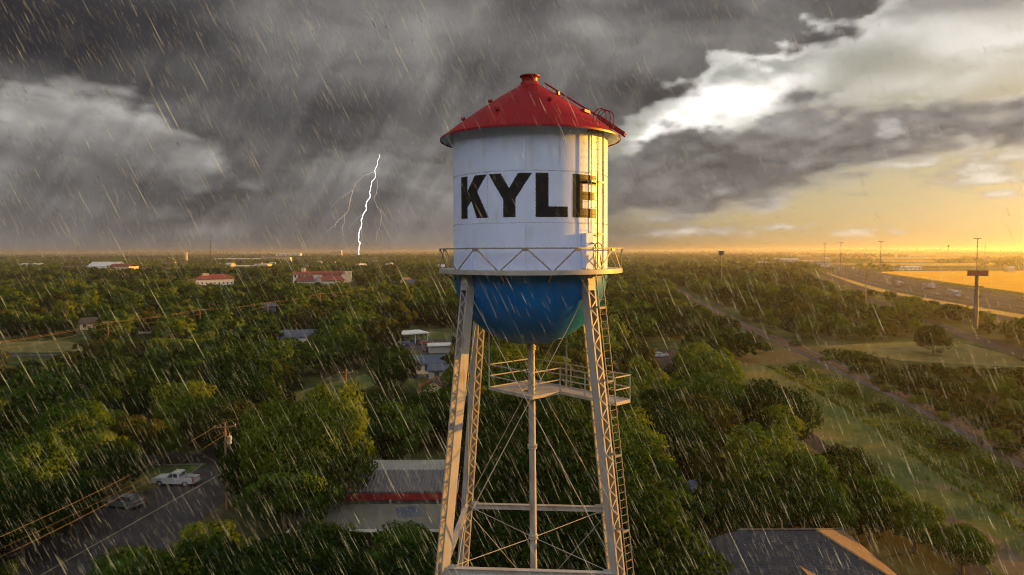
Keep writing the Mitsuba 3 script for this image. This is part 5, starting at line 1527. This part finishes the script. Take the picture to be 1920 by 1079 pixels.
# ---------------------------------------------------------------- lightning
scene['bolt_glow'] = {'type': 'diffuse', 'reflectance': rgb(0.5)}
MAIN = [(-866, 666), (-874, 624), (-883, 585), (-895, 558), (-892, 528), (-905, 501), (-918, 478), (-923, 451), (-928, 431), (-927, 400), (-944, 369), (-954, 319), (-975, 277), (-985, 230), (-990, 191), (-1006, 152), (-1010, 113), (-997, 90), (-1007, 43), (-1002, 0)]
BRANCH = [(1.6, [(-895, 553), (-920, 547), (-947, 536), (-986, 509), (-1018, 486), (-1030, 455), (-1046, 432)]), (1.0, [(-1046, 432), (-1073, 412), (-1101, 397), (-1132, 382), (-1164, 347), (-1181, 320)]),
          (1.5, [(-1046, 432), (-1048, 401), (-1059, 362), (-1071, 323), (-1075, 296), (-1099, 273), (-1120, 250), (-1143, 227), (-1159, 203), (-1190, 180), (-1220, 165)]), (1.0, [(-1099, 273), (-1099, 238), (-1110, 199), (-1112, 161), (-1097, 129)]),
          (1.0, [(-892, 524), (-878, 477), (-882, 439), (-895, 400), (-897, 362), (-884, 327), (-857, 276), (-854, 245), (-866, 206), (-886, 152), (-895, 98)]), (0.8, [(-884, 327), (-853, 307), (-822, 268)]),
          (1.0, [(-975, 277), (-1017, 253), (-1041, 219), (-1073, 184)]), (0.8, [(-991, 183), (-986, 137), (-993, 98)]), (0.8, [(-883, 585), (-873, 589), (-865, 568)])]
rl_ = np.random.RandomState(3)


def jag(pts, amp, y0):
    p = np.array(pts, float)
    for _ in range(2):
        mid = (p[:-1] + p[1:]) / 2 + rl_.normal(0, amp, (len(p) - 1, 2))
        q = np.empty((len(p) + len(mid), 2))
        q[0::2], q[1::2] = p, mid
        p, amp = q, amp / 2
    return np.column_stack([p[:, 0], y0 + rl_.normal(0, 4, len(p)), p[:, 1]])


bolt = thing('lightning_bolt', 'branched white lightning bolt striking the far woods left of the tower', 'lightning')
glow = lambda v: {'type': 'area', 'radiance': rgb(v * 1.0, v * 0.93, v * 0.97), 'sampling_weight': 0.02}
mp = jag(MAIN, 4.0, 4500.0)
part(bolt, 'main_channel', MB().tube(mp, np.interp(mp[:, 2], [0, 60, 320, 450, 660], [2.7, 2.6, 2.4, 1.7, 0.8]), 6).get(), 'bolt_glow', emitter=glow(0.6))
for r, pts in BRANCH:
    bp = jag(pts, 4.0, 4500.0)
    part(bolt, 'branch', MB().tube(bp, np.linspace(r, r * 0.5, len(bp)) * 0.7, 4).get(), 'bolt_glow', emitter=glow(0.085))

# ---------------------------------------------------------------- a faint funnel under the left cloud
scene['funnel_vapour'] = {'type': 'homogeneous', 'albedo': rgb(0.16, 0.24, 0.36), 'sigma_t': 0.0075, 'phase': {'type': 'hg', 'g': -0.5}}
fz = np.array([(-3234, 6000, 72), (-3230, 6000, 110), (-3229, 6000, 167), (-3233, 6000, 230), (-3230, 6000, 300), (-3226, 6000, 380), (-3225, 6000, 450)], float)
key = thing('funnel_cloud', 'faint blue grey funnel cloud hanging above the left horizon', 'funnel cloud')
scene[key] = mikit.ply(MB().tube(fz, [3, 7, 12, 15, 19, 25, 34], 14).get(), {'type': 'null'}, True, interior={'type': 'ref', 'id': 'funnel_vapour'})

# ---------------------------------------------------------------- labels that tell alike things apart
MARKS = [('white pickup', -43.6, 87), ('street bend', -41, 64), ('red shed', -15, 78), ('dark hip roof', 23, 58), ('path', 47, 95), ('meadow', 58, 130), ('railway', 86, 190), ('lawn', -38, 152), ('side street', -24, 205), ('brown gable house', -14.6, 137),
         ('long blue grey roof', -19.5, 169), ('slate roof house', -68.5, 223), ('tan roof cottage', -136, 257), ('stubble field', -150, 216), ('pasture', 125, 200), ('drive right of the tower', 42, 182), ('street corner', -42, 100), ('tower base', 1, 45), ('white gable house', -69, 177), ('brown roofed house', -110, 246), ('service road', 160, 235)]
for key, x, y, h, look in TREES:
    nm, mx, my = min(MARKS, key=lambda m: math.hypot(m[1] - x, m[2] - y))
    dd, da = math.hypot(x, y) - math.hypot(mx, my), (math.atan2(x, y) - math.atan2(mx, my)) * my
    rel = ('behind' if dd > 0 else 'in front of') if abs(dd) > abs(da) else ('right of' if da > 0 else 'left of')
    size = 'tall' if h > 10.5 else 'low' if h < 7 else 'middling'
    labels[key]['label'] = f'{size} {look} tree {rel} the {nm}'
    POS[key] = (x, y)
ORD = ['', 'second ', 'third ', 'fourth ', 'fifth ', 'sixth ', 'seventh ', 'eighth ', 'ninth ', 'tenth ', 'eleventh ', 'twelfth ', 'thirteenth ', 'fourteenth ', 'fifteenth ', 'sixteenth ', 'seventeenth ', 'eighteenth ', 'nineteenth ', 'twentieth ']
same = {}
for key, d in labels.items():
    if key in POS and d.get('label'):
        same.setdefault(d['label'], []).append(key)
for lab, keys in same.items():
    if len(keys) > 1:
        tree = labels[keys[0]].get('category') == 'tree'
        keys.sort(key=lambda k: math.hypot(*POS[k]) if tree else math.atan2(*POS[k]))
        n = len(keys)
        for i, k in enumerate(keys):
            if tree:
                w = f'{ORD[i]}nearest' if i < n - 1 else 'farthest'
            elif i < (n + 1) // 2:
                w = f'{ORD[i]}leftmost'.replace('  ', ' ') if i == 0 else f'{ORD[i]}from the left'
            else:
                w = 'rightmost' if i == n - 1 else f'{ORD[n - 1 - i]}from the right'
            labels[k]['label'] = f'{lab}, {w}'

# ---------------------------------------------------------------- the air: haze and rain
scene['haze_medium'] = {'type': 'homogeneous', 'albedo': rgb(0.92, 0.92, 0.92), 'sigma_t': 1.5e-4, 'phase': {'type': 'hg', 'g': 0.72}}
HZ = (-32.0, 58.0)
scene['haze'] = {'type': 'cube', 'to_world': T().translate([0, 0, (HZ[0] + HZ[1]) / 2]).scale([21000, 21000, (HZ[1] - HZ[0]) / 2]), 'bsdf': {'type': 'null'}, 'interior': {'type': 'ref', 'id': 'haze_medium'}}
tag('haze', 'thin rain haze in the air', kind='stuff')
scene['camera']['medium'] = {'type': 'ref', 'id': 'haze_medium'}


def rain(n, lo, hi, seed):
    """Falling threads of water, slanted by the wind, spread evenly through the air round the tower."""
    rs = np.random.RandomState(seed)
    c = rs.uniform(lo, hi, (n, 3))
    c = c[np.linalg.norm(c - EYE, axis=1) > 8.5]
    n = len(c)
    d = unit(np.array([0.47, 0.06, -1.0]) + rs.normal(0, 0.012, (n, 3)))
    L = rs.uniform(0.3, 0.95, n)[:, None]
    r = (0.0040 + 0.0056 * rs.uniform(0, 1, n) ** 2)[:, None]
    a = unit(np.cross(d, [0, 1.0, 0]))
    b = np.cross(d, a)
    rings = []
    for t, k in ((-0.5, 0.12), (-0.15, 0.8), (0.2, 1.0), (0.5, 0.12)):
        for g in range(4):
            rings.append(c + d * L * t + (a * math.cos(g * PI / 2) + b * math.sin(g * PI / 2)) * r * k)
    v = np.stack(rings, 1).reshape(-1, 3)
    f = []
    for s in range(3):
        for g in range(4):
            i, j = s * 4 + g, s * 4 + (g + 1) % 4
            f += [[i, j, j + 4], [i, j + 4, i + 4]]
    f += [[0, 2, 1], [0, 3, 2], [12, 13, 14], [12, 14, 15]]
    f = np.array(f)
    q = v[f[0]]
    if np.dot(np.cross(q[1] - q[0], q[2] - q[0]), q[0] - c[0]) < 0:
        f = f[:, ::-1]
    return v, (f[None] + (np.arange(n) * 16)[:, None, None]).reshape(-1, 3)


scene['rain_water'] = {'type': 'homogeneous', 'albedo': rgb(0.68, 0.87, 1.0), 'sigma_t': 48.0, 'phase': {'type': 'hg', 'g': -0.25}}
scene['rain'] = mikit.ply(rain(125000, [-44, 4, 2], [44, 58, 57], 21), {'type': 'null'}, interior={'type': 'ref', 'id': 'rain_water'}, exterior={'type': 'ref', 'id': 'haze_medium'})
tag('rain', 'slanting streaks of falling rain in front of the whole scene', kind='stuff')
